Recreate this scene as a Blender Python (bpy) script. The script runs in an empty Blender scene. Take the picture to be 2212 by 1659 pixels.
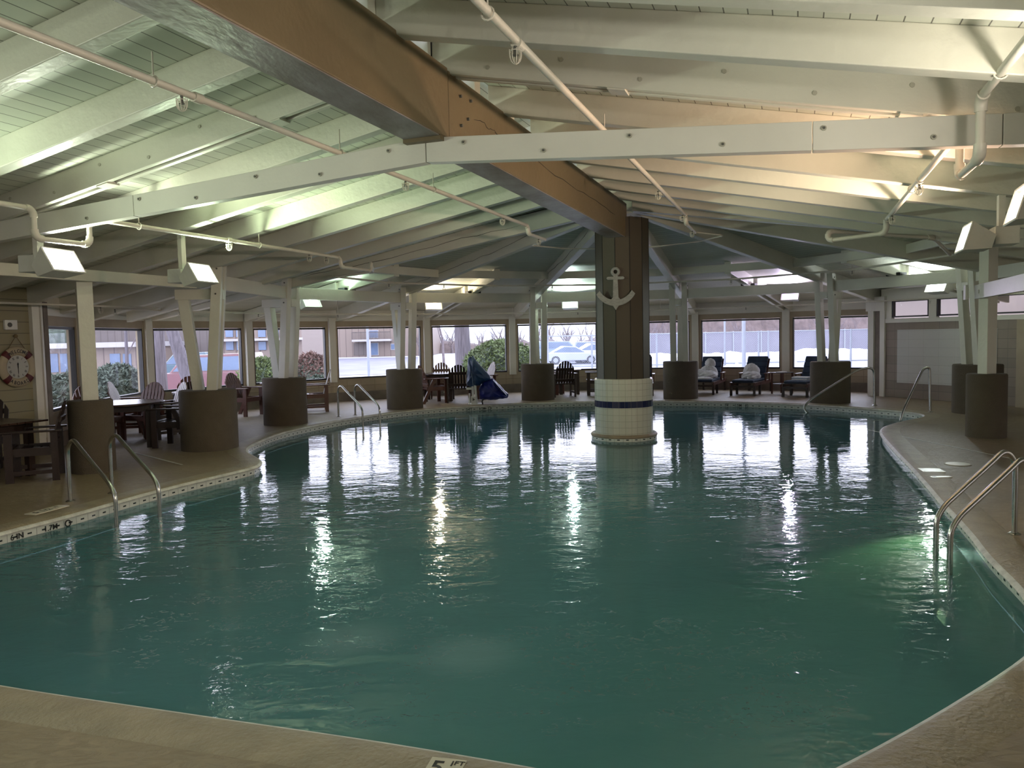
import bpy, bmesh, math, random
from mathutils import Vector, Matrix
from mathutils.geometry import tessellate_polygon
R = math.radians
PI = math.pi
random.seed(7)
scn = bpy.context.scene
col = scn.collection

# ------------------------------------------------------------------ materials
def newmat(name):
    m = bpy.data.materials.new(name); m.use_nodes = True
    nt = m.node_tree; nt.nodes.clear()
    out = nt.nodes.new('ShaderNodeOutputMaterial')
    return m, nt, out
def N(nt, t, **kw):
    n = nt.nodes.new(t)
    for k, v in kw.items():
        if k in n.inputs: n.inputs[k].default_value = v
        else: setattr(n, k, v)
    return n
def L(nt, a, b): nt.links.new(a, b)
def rgb(c): return (c[0], c[1], c[2], 1.0)
def paint(name, c, rough=0.6, var=0.12, scale=3.0, bump=0.15, bscale=30.0, metal=0.0, spec=0.5, c2=None, stretch=None, coat=0.0):
    """principled paint / plaster / metal with soft mottling and a fine bump"""
    m, nt, out = newmat(name)
    p = N(nt, 'ShaderNodeBsdfPrincipled'); p.inputs['Roughness'].default_value = rough
    p.inputs['Metallic'].default_value = metal; p.inputs['Specular IOR Level'].default_value = spec
    p.inputs['Coat Weight'].default_value = coat
    tc = N(nt, 'ShaderNodeTexCoord')
    src = tc.outputs['Object']
    if stretch:
        mp = N(nt, 'ShaderNodeMapping'); mp.inputs['Scale'].default_value = stretch
        L(nt, src, mp.inputs['Vector']); src = mp.outputs['Vector']
    n1 = N(nt, 'ShaderNodeTexNoise'); n1.inputs['Scale'].default_value = scale; n1.inputs['Detail'].default_value = 5
    L(nt, src, n1.inputs['Vector'])
    rp = N(nt, 'ShaderNodeValToRGB')
    d = c2 if c2 else tuple(x * (1 - var * 2) for x in c)
    rp.color_ramp.elements[0].position = 0.32; rp.color_ramp.elements[0].color = rgb(d)
    rp.color_ramp.elements[1].position = 0.66; rp.color_ramp.elements[1].color = rgb(c)
    L(nt, n1.outputs['Fac'], rp.inputs['Fac']); L(nt, rp.outputs['Color'], p.inputs['Base Color'])
    n2 = N(nt, 'ShaderNodeTexNoise'); n2.inputs['Scale'].default_value = bscale; n2.inputs['Detail'].default_value = 4
    L(nt, src, n2.inputs['Vector'])
    b = N(nt, 'ShaderNodeBump'); b.inputs['Strength'].default_value = bump; b.inputs['Distance'].default_value = 0.02
    L(nt, n2.outputs['Fac'], b.inputs['Height']); L(nt, b.outputs['Normal'], p.inputs['Normal'])
    L(nt, p.outputs['BSDF'], out.inputs['Surface'])
    return m
def emit(name, c, s):
    m, nt, out = newmat(name)
    e = N(nt, 'ShaderNodeEmission'); e.inputs['Color'].default_value = rgb(c); e.inputs['Strength'].default_value = s
    L(nt, e.outputs[0], out.inputs['Surface']); return m
def boards(name, c, cd, width, axis=0, rough=0.55, uv=True, groove=0.06, var=0.1, horizontal_tick=None):
    """boards / tiles from one coordinate (uv[axis] or object[axis]) with dark joints"""
    m, nt, out = newmat(name)
    p = N(nt, 'ShaderNodeBsdfPrincipled'); p.inputs['Roughness'].default_value = rough
    tc = N(nt, 'ShaderNodeTexCoord'); sp = N(nt, 'ShaderNodeSeparateXYZ')
    L(nt, tc.outputs['UV' if uv else 'Object'], sp.inputs[0])
    def joint(sock, w, g):
        dv = N(nt, 'ShaderNodeMath', operation='DIVIDE'); dv.inputs[1].default_value = w; L(nt, sock, dv.inputs[0])
        fr = N(nt, 'ShaderNodeMath', operation='FRACT'); L(nt, dv.outputs[0], fr.inputs[0])
        lt = N(nt, 'ShaderNodeMath', operation='LESS_THAN'); lt.inputs[1].default_value = g; L(nt, fr.outputs[0], lt.inputs[0])
        return lt.outputs[0], dv.outputs[0]
    j, raw = joint(sp.outputs[axis], width, groove)
    if horizontal_tick:
        j2, _ = joint(sp.outputs[horizontal_tick[0]], horizontal_tick[1], horizontal_tick[2])
        mx = N(nt, 'ShaderNodeMath', operation='MAXIMUM'); L(nt, j, mx.inputs[0]); L(nt, j2, mx.inputs[1]); j = mx.outputs[0]
    fl = N(nt, 'ShaderNodeMath', operation='FLOOR'); L(nt, raw, fl.inputs[0])
    wn = N(nt, 'ShaderNodeTexWhiteNoise'); wn.noise_dimensions = '1D'; L(nt, fl.outputs[0], wn.inputs['W'])
    n1 = N(nt, 'ShaderNodeTexNoise'); n1.inputs['Scale'].default_value = 2.5; n1.inputs['Detail'].default_value = 5; L(nt, tc.outputs['Object'], n1.inputs['Vector'])
    ad = N(nt, 'ShaderNodeMath', operation='ADD'); L(nt, wn.outputs['Value'], ad.inputs[0]); L(nt, n1.outputs['Fac'], ad.inputs[1])
    mr = N(nt, 'ShaderNodeMapRange'); mr.inputs[1].default_value = 0.2; mr.inputs[2].default_value = 1.6; L(nt, ad.outputs[0], mr.inputs[0])
    m1 = N(nt, 'ShaderNodeMix', data_type='RGBA'); m1.inputs[6].default_value = rgb(tuple(x * (1 - 2 * var) for x in c)); m1.inputs[7].default_value = rgb(c)
    L(nt, mr.outputs[0], m1.inputs[0])
    m2 = N(nt, 'ShaderNodeMix', data_type='RGBA'); m2.inputs[7].default_value = rgb(cd); L(nt, j, m2.inputs[0]); L(nt, m1.outputs[2], m2.inputs[6])
    L(nt, m2.outputs[2], p.inputs['Base Color'])
    inv = N(nt, 'ShaderNodeMath', operation='SUBTRACT'); inv.inputs[0].default_value = 1.0; L(nt, j, inv.inputs[1])
    b = N(nt, 'ShaderNodeBump'); b.inputs['Strength'].default_value = 0.6; b.inputs['Distance'].default_value = 0.008
    L(nt, inv.outputs[0], b.inputs['Height']); L(nt, b.outputs['Normal'], p.inputs['Normal'])
    L(nt, p.outputs['BSDF'], out.inputs['Surface']); return m

M = {}
WHITE = (0.66, 0.655, 0.565)
M['white'] = paint('white_paint', WHITE, 0.42, 0.05, 1.5, 0.25, 16, stretch=(1, 1, 1))
M['white2'] = paint('white_paint_smooth', (0.70, 0.69, 0.62), 0.4, 0.04, 2, 0.08, 25)
M['crack'] = paint('crack_dark', (0.02, 0.02, 0.018), 0.9)
M['girder'] = paint('brown_paint', (0.165, 0.125, 0.066), 0.5, 0.08, 1.2, 0.35, 12)
M['shaft'] = paint('brown_paint_dark', (0.056, 0.045, 0.027), 0.55, 0.06, 2, 0.12, 22)
M['drum'] = paint('stipple_brown', (0.105, 0.082, 0.056), 0.85, 0.06, 6, 0.8, 90)
M['tan'] = paint('tan_trim', (0.40, 0.335, 0.24), 0.6, 0.05, 3, 0.1, 25)
M['block'] = boards('block_wall', (0.40, 0.335, 0.25), (0.20, 0.165, 0.12), 0.20, axis=1, groove=0.05, var=0.10, horizontal_tick=(0, 0.40, 0.02))
M['block2'] = boards('block_wall_brown', (0.27, 0.225, 0.185), (0.13, 0.11, 0.09), 0.20, axis=1, groove=0.04, var=0.14, horizontal_tick=(0, 0.40, 0.015))
M['curb'] = paint('curb_block', (0.21, 0.18, 0.15), 0.8, 0.14, 4, 0.4, 30)
M['panel'] = boards('white_wall_panel', (0.52, 0.52, 0.50), (0.36, 0.36, 0.34), 0.20, axis=1, groove=0.03, var=0.03, horizontal_tick=(0, 0.40, 0.01))
M['siding'] = boards('lap_siding', (0.27, 0.245, 0.155), (0.13, 0.115, 0.075), 0.172, axis=1, groove=0.07, var=0.04)
M['ceil'] = boards('ceiling_boards', (0.60, 0.62, 0.53), (0.13, 0.13, 0.11), 0.14, axis=0, groove=0.055, var=0.06)
M['tread'] = paint('dark_tread', (0.05, 0.07, 0.065), 0.5, 0.05)
M['black'] = paint('black_frame', (0.022, 0.022, 0.024), 0.35, 0.05)
M['dark'] = paint('dark_void', (0.012, 0.012, 0.012), 0.8)
M['steel'] = paint('stainless', (0.52, 0.52, 0.50), 0.24, 0.04, 8, 0.05, 60, metal=1.0)
M['pipe'] = paint('cream_pipe', (0.66, 0.63, 0.54), 0.4, 0.04)
M['bolt'] = paint('bolt_grey', (0.10, 0.10, 0.09), 0.5, 0.05)
M['brass'] = paint('bolt_painted', (0.45, 0.44, 0.36), 0.5, 0.05)
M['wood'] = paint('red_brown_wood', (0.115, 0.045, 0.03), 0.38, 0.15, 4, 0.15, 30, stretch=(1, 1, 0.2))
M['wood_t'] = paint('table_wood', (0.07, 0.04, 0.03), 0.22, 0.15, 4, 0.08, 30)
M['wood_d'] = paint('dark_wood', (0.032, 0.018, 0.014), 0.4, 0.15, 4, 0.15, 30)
M['wood_l'] = paint('window_lit_slat', (0.38, 0.33, 0.32), 0.4, 0.1, 4, 0.15, 30)  # paler copy of the chair wood, window light painted into the slats
M['cushion'] = paint('navy_cushion', (0.022, 0.04, 0.075), 0.85, 0.12, 6, 0.5, 60)
M['towel'] = paint('white_towel', (0.78, 0.78, 0.78), 0.95, 0.06, 10, 1.0, 55)
M['towel_b'] = paint('blue_towel', (0.35, 0.42, 0.50), 0.95, 0.06, 10, 0.6, 60)
M['vinyl'] = paint('blue_vinyl', (0.014, 0.058, 0.16), 0.45, 0.2, 4, 0.25, 14)
M['vinyl2'] = paint('royal_blue_vinyl', (0.008, 0.017, 0.20), 0.4, 0.2, 4, 0.2, 14)
M['plastic'] = paint('white_plastic', (0.72, 0.74, 0.72), 0.35, 0.03)
M['alum'] = paint('lamp_housing', (0.60, 0.60, 0.55), 0.45, 0.04)
M['red'] = paint('dark_red', (0.085, 0.008, 0.010), 0.5, 0.08)
M['ring'] = paint('cream_ring', (0.42, 0.36, 0.25), 0.5, 0.08)
M['clock'] = paint('clock_face', (0.44, 0.45, 0.43), 0.5, 0.03)
M['ink'] = paint('black_ink', (0.012, 0.012, 0.012), 0.4)
M['rope'] = paint('jute', (0.22, 0.17, 0.09), 0.9)
M['anchor'] = paint('grey_rope_anchor', (0.36, 0.37, 0.36), 0.7, 0.12, 14, 0.8, 40, stretch=(1, 1, 3))
M['marker'] = paint('marker_tile', (0.62, 0.58, 0.46), 0.3, 0.04)

# pool deck: trowelled tan concrete
def deckmat():
    m, nt, out = newmat('trowelled_deck')
    p = N(nt, 'ShaderNodeBsdfPrincipled')
    tc = N(nt, 'ShaderNodeTexCoord')
    n1 = N(nt, 'ShaderNodeTexNoise', Scale=0.7, Detail=6.0); L(nt, tc.outputs['Object'], n1.inputs['Vector'])
    n2 = N(nt, 'ShaderNodeTexNoise', Scale=7.0, Detail=7.0, Roughness=0.62, Distortion=1.6); L(nt, tc.outputs['Object'], n2.inputs['Vector'])
    mp = N(nt, 'ShaderNodeMapping'); mp.inputs['Scale'].default_value = (1, 2.6, 1); mp.inputs['Rotation'].default_value = (0, 0, 0.5)
    L(nt, tc.outputs['Object'], mp.inputs['Vector']); L(nt, mp.outputs[0], n2.inputs['Vector'])
    a = N(nt, 'ShaderNodeMath', operation='ADD'); L(nt, n1.outputs['Fac'], a.inputs[0]); L(nt, n2.outputs['Fac'], a.inputs[1])
    rp = N(nt, 'ShaderNodeValToRGB'); e = rp.color_ramp.elements
    e[0].position = 0.40; e[0].color = (0.185, 0.138, 0.082, 1); e[1].position = 0.62; e[1].color = (0.285, 0.222, 0.140, 1)
    mr = N(nt, 'ShaderNodeMapRange'); mr.inputs[1].default_value = 0.0; mr.inputs[2].default_value = 2.0; L(nt, a.outputs[0], mr.inputs[0])
    L(nt, mr.outputs[0], rp.inputs['Fac']); L(nt, rp.outputs['Color'], p.inputs['Base Color'])
    r2 = N(nt, 'ShaderNodeMapRange'); r2.inputs[3].default_value = 0.36; r2.inputs[4].default_value = 0.62; L(nt, n1.outputs['Fac'], r2.inputs[0])
    L(nt, r2.outputs[0], p.inputs['Roughness'])
    rp2 = N(nt, 'ShaderNodeValToRGB'); rp2.color_ramp.elements[0].position = 0.44; rp2.color_ramp.elements[1].position = 0.56
    L(nt, n2.outputs['Fac'], rp2.inputs['Fac'])
    b = N(nt, 'ShaderNodeBump', Strength=0.4, Distance=0.008); L(nt, rp2.outputs['Color'], b.inputs['Height'])
    L(nt, b.outputs['Normal'], p.inputs['Normal']); L(nt, p.outputs['BSDF'], out.inputs['Surface']); return m
M['deck'] = deckmat()
M['coping'] = paint('coping_concrete', (0.31, 0.255, 0.17), 0.5, 0.12, 5, 0.5, 40)
M['edge'] = paint('worn_white_edge', (0.60, 0.60, 0.55), 0.5, 0.15, 9, 0.4, 40)
M['basin'] = paint('pool_plaster', (0.55, 0.66, 0.66), 0.7, 0.08, 1.2, 0.1, 20)
M['stripe'] = paint('dark_pool_tile', (0.01, 0.03, 0.05), 0.4)
M['navy'] = boards('navy_tile', (0.012, 0.018, 0.07), (0.10, 0.10, 0.12), 0.105, axis=0, groove=0.05, rough=0.18, var=0.1)
M['tile'] = boards('cream_tile', (0.56, 0.58, 0.50), (0.34, 0.35, 0.29), 0.105, axis=0, groove=0.05, rough=0.22, var=0.03, horizontal_tick=(1, 0.105, 0.05))
def bandmat():
    m = boards('waterline_tile', (0.58, 0.62, 0.57), (0.30, 0.33, 0.31), 0.15, axis=0, groove=0.04, rough=0.25, var=0.04); nt = m.node_tree
    p = [n for n in nt.nodes if n.type == 'BSDF_PRINCIPLED'][0]; src = p.inputs['Base Color'].links[0].from_socket
    tc = N(nt, 'ShaderNodeTexCoord'); sp = N(nt, 'ShaderNodeSeparateXYZ'); L(nt, tc.outputs['UV'], sp.inputs[0])
    d = N(nt, 'ShaderNodeMath', operation='DIVIDE'); d.inputs[1].default_value = 0.15; L(nt, sp.outputs[0], d.inputs[0]); f = N(nt, 'ShaderNodeMath', operation='FRACT'); L(nt, d.outputs[0], f.inputs[0])
    a = N(nt, 'ShaderNodeMath', operation='COMPARE'); a.inputs[1].default_value = 0.5; a.inputs[2].default_value = 0.15; L(nt, f.outputs[0], a.inputs[0])
    b = N(nt, 'ShaderNodeMath', operation='COMPARE'); b.inputs[1].default_value = -0.088; b.inputs[2].default_value = 0.008; L(nt, sp.outputs[1], b.inputs[0])
    q = N(nt, 'ShaderNodeMath', operation='MULTIPLY'); L(nt, a.outputs[0], q.inputs[0]); L(nt, b.outputs[0], q.inputs[1])
    mx = N(nt, 'ShaderNodeMix', data_type='RGBA'); mx.inputs[7].default_value = (0.03, 0.04, 0.04, 1); L(nt, q.outputs[0], mx.inputs[0]); L(nt, src, mx.inputs[6]); L(nt, mx.outputs[2], p.inputs['Base Color']); return m
M['wtile'] = bandmat()

def watermat():
    m, nt, out = newmat('pool_water')
    geo = N(nt, 'ShaderNodeTexCoord')
    def wave(scale, sy, rot, detail, dist):
        mp = N(nt, 'ShaderNodeMapping'); mp.inputs['Scale'].default_value = (scale, scale * sy, scale); mp.inputs['Rotation'].default_value = (0, 0, rot)
        L(nt, geo.outputs['Object'], mp.inputs['Vector'])
        n = N(nt, 'ShaderNodeTexNoise', Scale=1.0, Detail=detail, Roughness=0.5, Distortion=dist); L(nt, mp.outputs[0], n.inputs['Vector'])
        return n.outputs['Fac']
    w1 = wave(1.15, 1.8, 0.15, 2.0, 0.5); w2 = wave(4.2, 1.7, -0.25, 2.0, 0.9); w3 = wave(15.0, 1.4, 0.5, 2.0, 1.0)
    # jets: strong turbulence round three return inlets
    def jet(x, y, r):
        v = N(nt, 'ShaderNodeVectorMath', operation='DISTANCE'); v.inputs[1].default_value = (x, y, 0); L(nt, geo.outputs['Object'], v.inputs[0])
        mr = N(nt, 'ShaderNodeMapRange'); mr.interpolation_type = 'SMOOTHSTEP'; mr.inputs[1].default_value = r * 0.25; mr.inputs[2].default_value = r; mr.inputs[3].default_value = 1.0; mr.inputs[4].default_value = 0.0
        L(nt, v.outputs['Value'], mr.inputs[0]); return mr.outputs[0]
    js = [jet(-1.45, 4.9, 1.2), jet(-0.65, 4.45, 1.1), jet(0.15, 4.3, 1.0), jet(1.0, 4.1, 0.9)]
    mx = js[0]
    for j in js[1:]:
        q = N(nt, 'ShaderNodeMath', operation='MAXIMUM'); L(nt, mx, q.inputs[0]); L(nt, j, q.inputs[1]); mx = q.outputs[0]
    def mul(a, k):
        q = N(nt, 'ShaderNodeMath', operation='MULTIPLY'); L(nt, a, q.inputs[0])
        if isinstance(k, float): q.inputs[1].default_value = k
        else: L(nt, k, q.inputs[1])
        return q.outputs[0]
    def add(a, b):
        q = N(nt, 'ShaderNodeMath', operation='ADD'); L(nt, a, q.inputs[0]); L(nt, b, q.inputs[1]); return q.outputs[0]
    far = N(nt, 'ShaderNodeSeparateXYZ'); L(nt, geo.outputs['Object'], far.inputs[0])
    fr = N(nt, 'ShaderNodeMapRange'); fr.inputs[1].default_value = 4.0; fr.inputs[2].default_value = 12.5; fr.inputs[3].default_value = 0.62; fr.inputs[4].default_value = 0.22; L(nt, far.outputs[1], fr.inputs[0])
    h = add(mul(w1, 0.022), mul(w2, 0.0085)); h = mul(add(h, mul(w3, 0.0022)), fr.outputs[0])
    jn = wave(11.0, 1.3, 0.9, 3.0, 2.5)
    jr = N(nt, 'ShaderNodeMapRange'); jr.inputs[1].default_value = 0.56; jr.inputs[2].default_value = 0.74; L(nt, jn, jr.inputs[0])
    jp = wave(2.2, 1.6, 0.3, 2.0, 1.0); jq = N(nt, 'ShaderNodeMapRange'); jq.inputs[1].default_value = 0.47; jq.inputs[2].default_value = 0.60; L(nt, jp, jq.inputs[0])
    h = add(h, mul(mul(mul(jr.outputs[0], 0.030), jq.outputs[0]), mx))
    b = N(nt, 'ShaderNodeBump', Strength=1.0, Distance=1.0); L(nt, h, b.inputs['Height'])
    fres = N(nt, 'ShaderNodeFresnel', IOR=1.33); L(nt, b.outputs[0], fres.inputs['Normal'])
    g = N(nt, 'ShaderNodeBsdfGlossy'); g.inputs['Roughness'].default_value = 0.015; L(nt, b.outputs[0], g.inputs['Normal'])
    t = N(nt, 'ShaderNodeBsdfTransparent'); t.inputs['Color'].default_value = (0.50, 0.72, 0.80, 1)
    d = N(nt, 'ShaderNodeBsdfDiffuse'); tl = N(nt, 'ShaderNodeBsdfTranslucent'); tl.inputs['Color'].default_value = (0.16, 0.40, 0.30, 1)
    dd = N(nt, 'ShaderNodeMixShader'); dd.inputs[0].default_value = 0.4; L(nt, d.outputs[0], dd.inputs[1]); L(nt, tl.outputs[0], dd.inputs[2])
    body = N(nt, 'ShaderNodeMix', data_type='RGBA'); body.inputs[6].default_value = (0.14, 0.36, 0.42, 1); body.inputs[7].default_value = (0.30, 0.55, 0.62, 1)
    cl = N(nt, 'ShaderNodeMath', operation='MULTIPLY'); cl.inputs[1].default_value = 0.0; L(nt, mx, cl.inputs[0])
    dsc = [jet(-1.02, 4.62, 0.42), jet(-0.27, 4.36, 0.42)]
    dm = N(nt, 'ShaderNodeMath', operation='MAXIMUM'); L(nt, dsc[0], dm.inputs[0]); L(nt, dsc[1], dm.inputs[1])
    L(nt, mul(dm.outputs[0], 0.8), body.inputs[0]); L(nt, body.outputs[2], d.inputs['Color'])
    ms = N(nt, 'ShaderNodeMixShader'); ms.inputs[0].default_value = 0.62; L(nt, t.outputs[0], ms.inputs[1]); L(nt, dd.outputs[0], ms.inputs[2])
    mf = N(nt, 'ShaderNodeMixShader'); L(nt, fres.outputs[0], mf.inputs[0]); L(nt, ms.outputs[0], mf.inputs[1]); L(nt, g.outputs[0], mf.inputs[2])
    L(nt, mf.outputs[0], out.inputs['Surface']); return m
M['water'] = watermat()

def glassmat():
    m, nt, out = newmat('window_glass')
    fr = N(nt, 'ShaderNodeFresnel', IOR=1.35); g = N(nt, 'ShaderNodeBsdfGlossy'); g.inputs['Roughness'].default_value = 0.02
    t = N(nt, 'ShaderNodeBsdfTransparent'); t.inputs['Color'].default_value = (0.955, 0.96, 0.985, 1)
    mf = N(nt, 'ShaderNodeMixShader'); L(nt, fr.outputs[0], mf.inputs[0]); L(nt, t.outputs[0], mf.inputs[1]); L(nt, g.outputs[0], mf.inputs[2])
    L(nt, mf.outputs[0], out.inputs['Surface']); return m
M['glass'] = glassmat()

# ------------------------------------------------------------------ mesh builder
class MB:
    def __init__(s): s.v = []; s.f = []; s.uv = []; s.mi = []; s.cur = 0
    def add(s, vs, fs, uvs=None):
        o = len(s.v); s.v += [tuple(v) for v in vs]
        for i, f in enumerate(fs):
            s.f.append(tuple(a + o for a in f)); s.mi.append(s.cur)
            s.uv.append(uvs[i] if uvs else None)
        return s
    def box(s, c, d, rot=None):
        x, y, z = d[0] / 2, d[1] / 2, d[2] / 2
        vs = [Vector(p) for p in ((-x, -y, -z), (x, -y, -z), (x, y, -z), (-x, y, -z), (-x, -y, z), (x, -y, z), (x, y, z), (-x, y, z))]
        if rot is not None: vs = [rot @ v for v in vs]
        c = Vector(c)
        return s.add([v + c for v in vs], [(0, 3, 2, 1), (4, 5, 6, 7), (0, 1, 5, 4), (1, 2, 6, 5), (2, 3, 7, 6), (3, 0, 4, 7)])
    def beam(s, p0, p1, w, h, off=0.0):
        """p0,p1: bottom centre line; vertical ends; w horizontal, h vertical"""
        p0, p1 = Vector(p0), Vector(p1); d = (p1 - p0); n = Vector((-d.y, d.x, 0)).normalized()
        p0 = p0 + n * off; p1 = p1 + n * off; a = n * w / 2; u = Vector((0, 0, h))
        vs = [p0 - a, p1 - a, p1 + a, p0 + a, p0 - a + u, p1 - a + u, p1 + a + u, p0 + a + u]
        return s.add(vs, [(0, 3, 2, 1), (4, 5, 6, 7), (0, 1, 5, 4), (1, 2, 6, 5), (2, 3, 7, 6), (3, 0, 4, 7)])
    def post(s, p0, p1, wx, wy, ax=(1, 0, 0)):
        """leaning post: horizontal cut ends; wx along ax, wy across"""
        p0, p1 = Vector(p0), Vector(p1); a = Vector(ax).normalized() * wx / 2; b = Vector((-ax[1], ax[0], 0)).normalized() * wy / 2
        vs = [p0 - a - b, p0 + a - b, p0 + a + b, p0 - a + b, p1 - a - b, p1 + a - b, p1 + a + b, p1 - a + b]
        return s.add(vs, [(0, 3, 2, 1), (4, 5, 6, 7), (0, 1, 5, 4), (1, 2, 6, 5), (2, 3, 7, 6), (3, 0, 4, 7)])
    def tube(s, pts, r, n=10, caps=True):
        pts = [Vector(p) for p in pts]; rr = r if isinstance(r, (list, tuple)) else [r] * len(pts)
        rings = []; prev = None
        for i, p in enumerate(pts):
            if i == 0: t = pts[1] - p
            elif i == len(pts) - 1: t = p - pts[i - 1]
            else: t = (pts[i + 1] - p).normalized() + (p - pts[i - 1]).normalized()
            t.normalize()
            if prev is None:
                a = Vector((0, 0, 1)) if abs(t.z) < 0.9 else Vector((1, 0, 0)); u = t.cross(a).normalized()
            else:
                u = prev - t * prev.dot(t); u.normalize()
            prev = u; w = t.cross(u)
            rings.append([p + (u * math.cos(2 * PI * k / n) + w * math.sin(2 * PI * k / n)) * rr[i] for k in range(n)])
        vs = [v for ring in rings for v in ring]; fs = []
        for i in range(len(pts) - 1):
            for k in range(n): fs.append((i * n + k, i * n + (k + 1) % n, (i + 1) * n + (k + 1) % n, (i + 1) * n + k))
        if caps: fs += [tuple(range(n))[::-1], tuple((len(pts) - 1) * n + k for k in range(n))]
        return s.add(vs, fs)
    def lathe(s, prof, n=32, c=(0, 0, 0), a0=0.0, uvs=True, cap=True):
        """prof: list of (r,z); uv = (arc length, z)"""
        vs = []; c = Vector(c)
        for r, z in prof:
            for k in range(n): a = a0 + 2 * PI * k / n; vs.append(c + Vector((r * math.cos(a), r * math.sin(a), z)))
        fs = []; uv = []
        for i in range(len(prof) - 1):
            for k in range(n):
                k2 = (k + 1) % n; fs.append((i * n + k, i * n + k2, (i + 1) * n + k2, (i + 1) * n + k))
                rr = max(prof[i][0], prof[i + 1][0]); ua = 2 * PI * rr * k / n; ub = 2 * PI * rr * (k + 1) / n
                uv.append([(ua, prof[i][1]), (ub, prof[i][1]), (ub, prof[i + 1][1]), (ua, prof[i + 1][1])])
        if cap:
            fs.append(tuple((len(prof) - 1) * n + k for k in range(n))); uv.append([(0, 0)] * n)
            fs.append(tuple(range(n))[::-1]); uv.append([(0, 0)] * n)
        return s.add(vs, fs, uv)
    def quad(s, a, b, c, d, uv=None): return s.add([a, b, c, d], [(0, 1, 2, 3)], [uv] if uv else None)
    def prism(s, outline, t, mat):
        """outline in local xy, thickness t in z, placed by 4x4 mat"""
        n = len(outline); vs = [mat @ Vector((x, y, -t / 2)) for x, y in outline] + [mat @ Vector((x, y, t / 2)) for x, y in outline]
        tri = tessellate_polygon([[Vector((x, y, 0)) for x, y in outline]])
        fs = [tuple(q) for q in tri] + [tuple(i + n for i in q)[::-1] for q in tri] + [(i, (i + 1) % n, (i + 1) % n + n, i + n) for i in range(n)]
        return s.add(vs, fs)
    def ball(s, c, r, seg=12, rings=8, sc=(1, 1, 1)):
        prof = []
        vs = []; c = Vector(c)
        for i in range(rings + 1):
            th = PI * i / rings
            for k in range(seg): a = 2 * PI * k / seg; vs.append(c + Vector((r * sc[0] * math.sin(th) * math.cos(a), r * sc[1] * math.sin(th) * math.sin(a), r * sc[2] * math.cos(th))))
        fs = [(i * seg + k, i * seg + (k + 1) % seg, (i + 1) * seg + (k + 1) % seg, (i + 1) * seg + k) for i in range(rings) for k in range(seg)]
        return s.add(vs, fs)
    def obj(s, name, mat, parent=None, smooth=False, bevel=0.0, mats=None, merge=False):
        me = bpy.data.meshes.new(name); me.from_pydata(s.v, [], s.f)
        if any(u for u in s.uv):
            ul = me.uv_layers.new(name='UVMap'); i = 0
            for fi, f in enumerate(s.f):
                for k in range(len(f)):
                    ul.data[i].uv = s.uv[fi][k] if s.uv[fi] else (0, 0); i += 1
        for mm in (mats or [mat]): me.materials.append(mm)
        if mats:
            for i, p in enumerate(me.polygons): p.material_index = s.mi[i]
        bm = bmesh.new(); bm.from_mesh(me)
        if merge: bmesh.ops.remove_doubles(bm, verts=bm.verts, dist=1e-4)
        bmesh.ops.recalc_face_normals(bm, faces=bm.faces) if not getattr(s, 'norecalc', False) else None
        bm.to_mesh(me); bm.free()
        if smooth:
            me.polygons.foreach_set('use_smooth', [True] * len(me.polygons))
            me.set_sharp_from_angle(angle=R(38))
        o = bpy.data.objects.new(name, me); col.objects.link(o)
        if parent: o.parent = parent
        if bevel:
            b = o.modifiers.new('bevel', 'BEVEL'); b.width = bevel; b.segments = 2; b.limit_method = 'ANGLE'
        return o

def tag(o, label, cat, group=None, kind=None):
    if label: o['label'] = label
    if cat: o['category'] = cat
    if group: o['group'] = group
    if kind: o['kind'] = kind
    return o
def thing(name, label, cat, loc=(0, 0, 0), rz=0.0, group=None):
    o = bpy.data.objects.new(name, None); col.objects.link(o); o.empty_display_size = 0.1
    o.location = loc; o.rotation_euler = (0, 0, rz); return tag(o, label, cat, group)
def struct(o, kind='structure'): o['kind'] = kind; return o
def dup(src, loc, rz, label=None, group=None):
    r = src.copy(); col.objects.link(r); r.location = loc; r.rotation_euler = (0, 0, rz)
    if label: r['label'] = label
    if group: r['group'] = group
    for ch in list(src.children):
        c = ch.copy(); col.objects.link(c); c.parent = r
        for g in list(ch.children):
            d = g.copy(); col.objects.link(d); d.parent = c
    return r
def textmesh(body, size, mat44, extrude=0.002, align='CENTER', sx=1.0):
    cu = bpy.data.curves.new('txt', 'FONT'); cu.body = body; cu.size = size; cu.extrude = extrude; cu.align_x = align; cu.align_y = 'CENTER'; cu.offset = size * 0.012
    o = bpy.data.objects.new('txt', cu); col.objects.link(o); bpy.context.view_layer.update()
    me = bpy.data.meshes.new_from_object(o.evaluated_get(bpy.context.evaluated_depsgraph_get()))
    vs = [mat44 @ Vector((v.co.x * sx, v.co.y, v.co.z)) for v in me.vertices]; fs = [tuple(p.vertices) for p in me.polygons]
    bpy.data.objects.remove(o); bpy.data.curves.remove(cu); bpy.data.meshes.remove(me)
    return vs, fs
def frame(origin, xdir, ydir):
    x = Vector(xdir).normalized(); y = Vector(ydir).normalized(); z = x.cross(y).normalized(); y = z.cross(x)
    m = Matrix.Identity(4)
    for i, a in enumerate((x, y, z)):
        for k in range(3): m[k][i] = a[k]
    for k in range(3): m[k][3] = origin[k]
    return m
ORD = ['first', 'second', 'third', 'fourth', 'fifth', 'sixth', 'seventh', 'eighth', 'ninth', 'tenth', 'eleventh', 'twelfth', 'thirteenth', 'fourteenth']

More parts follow.
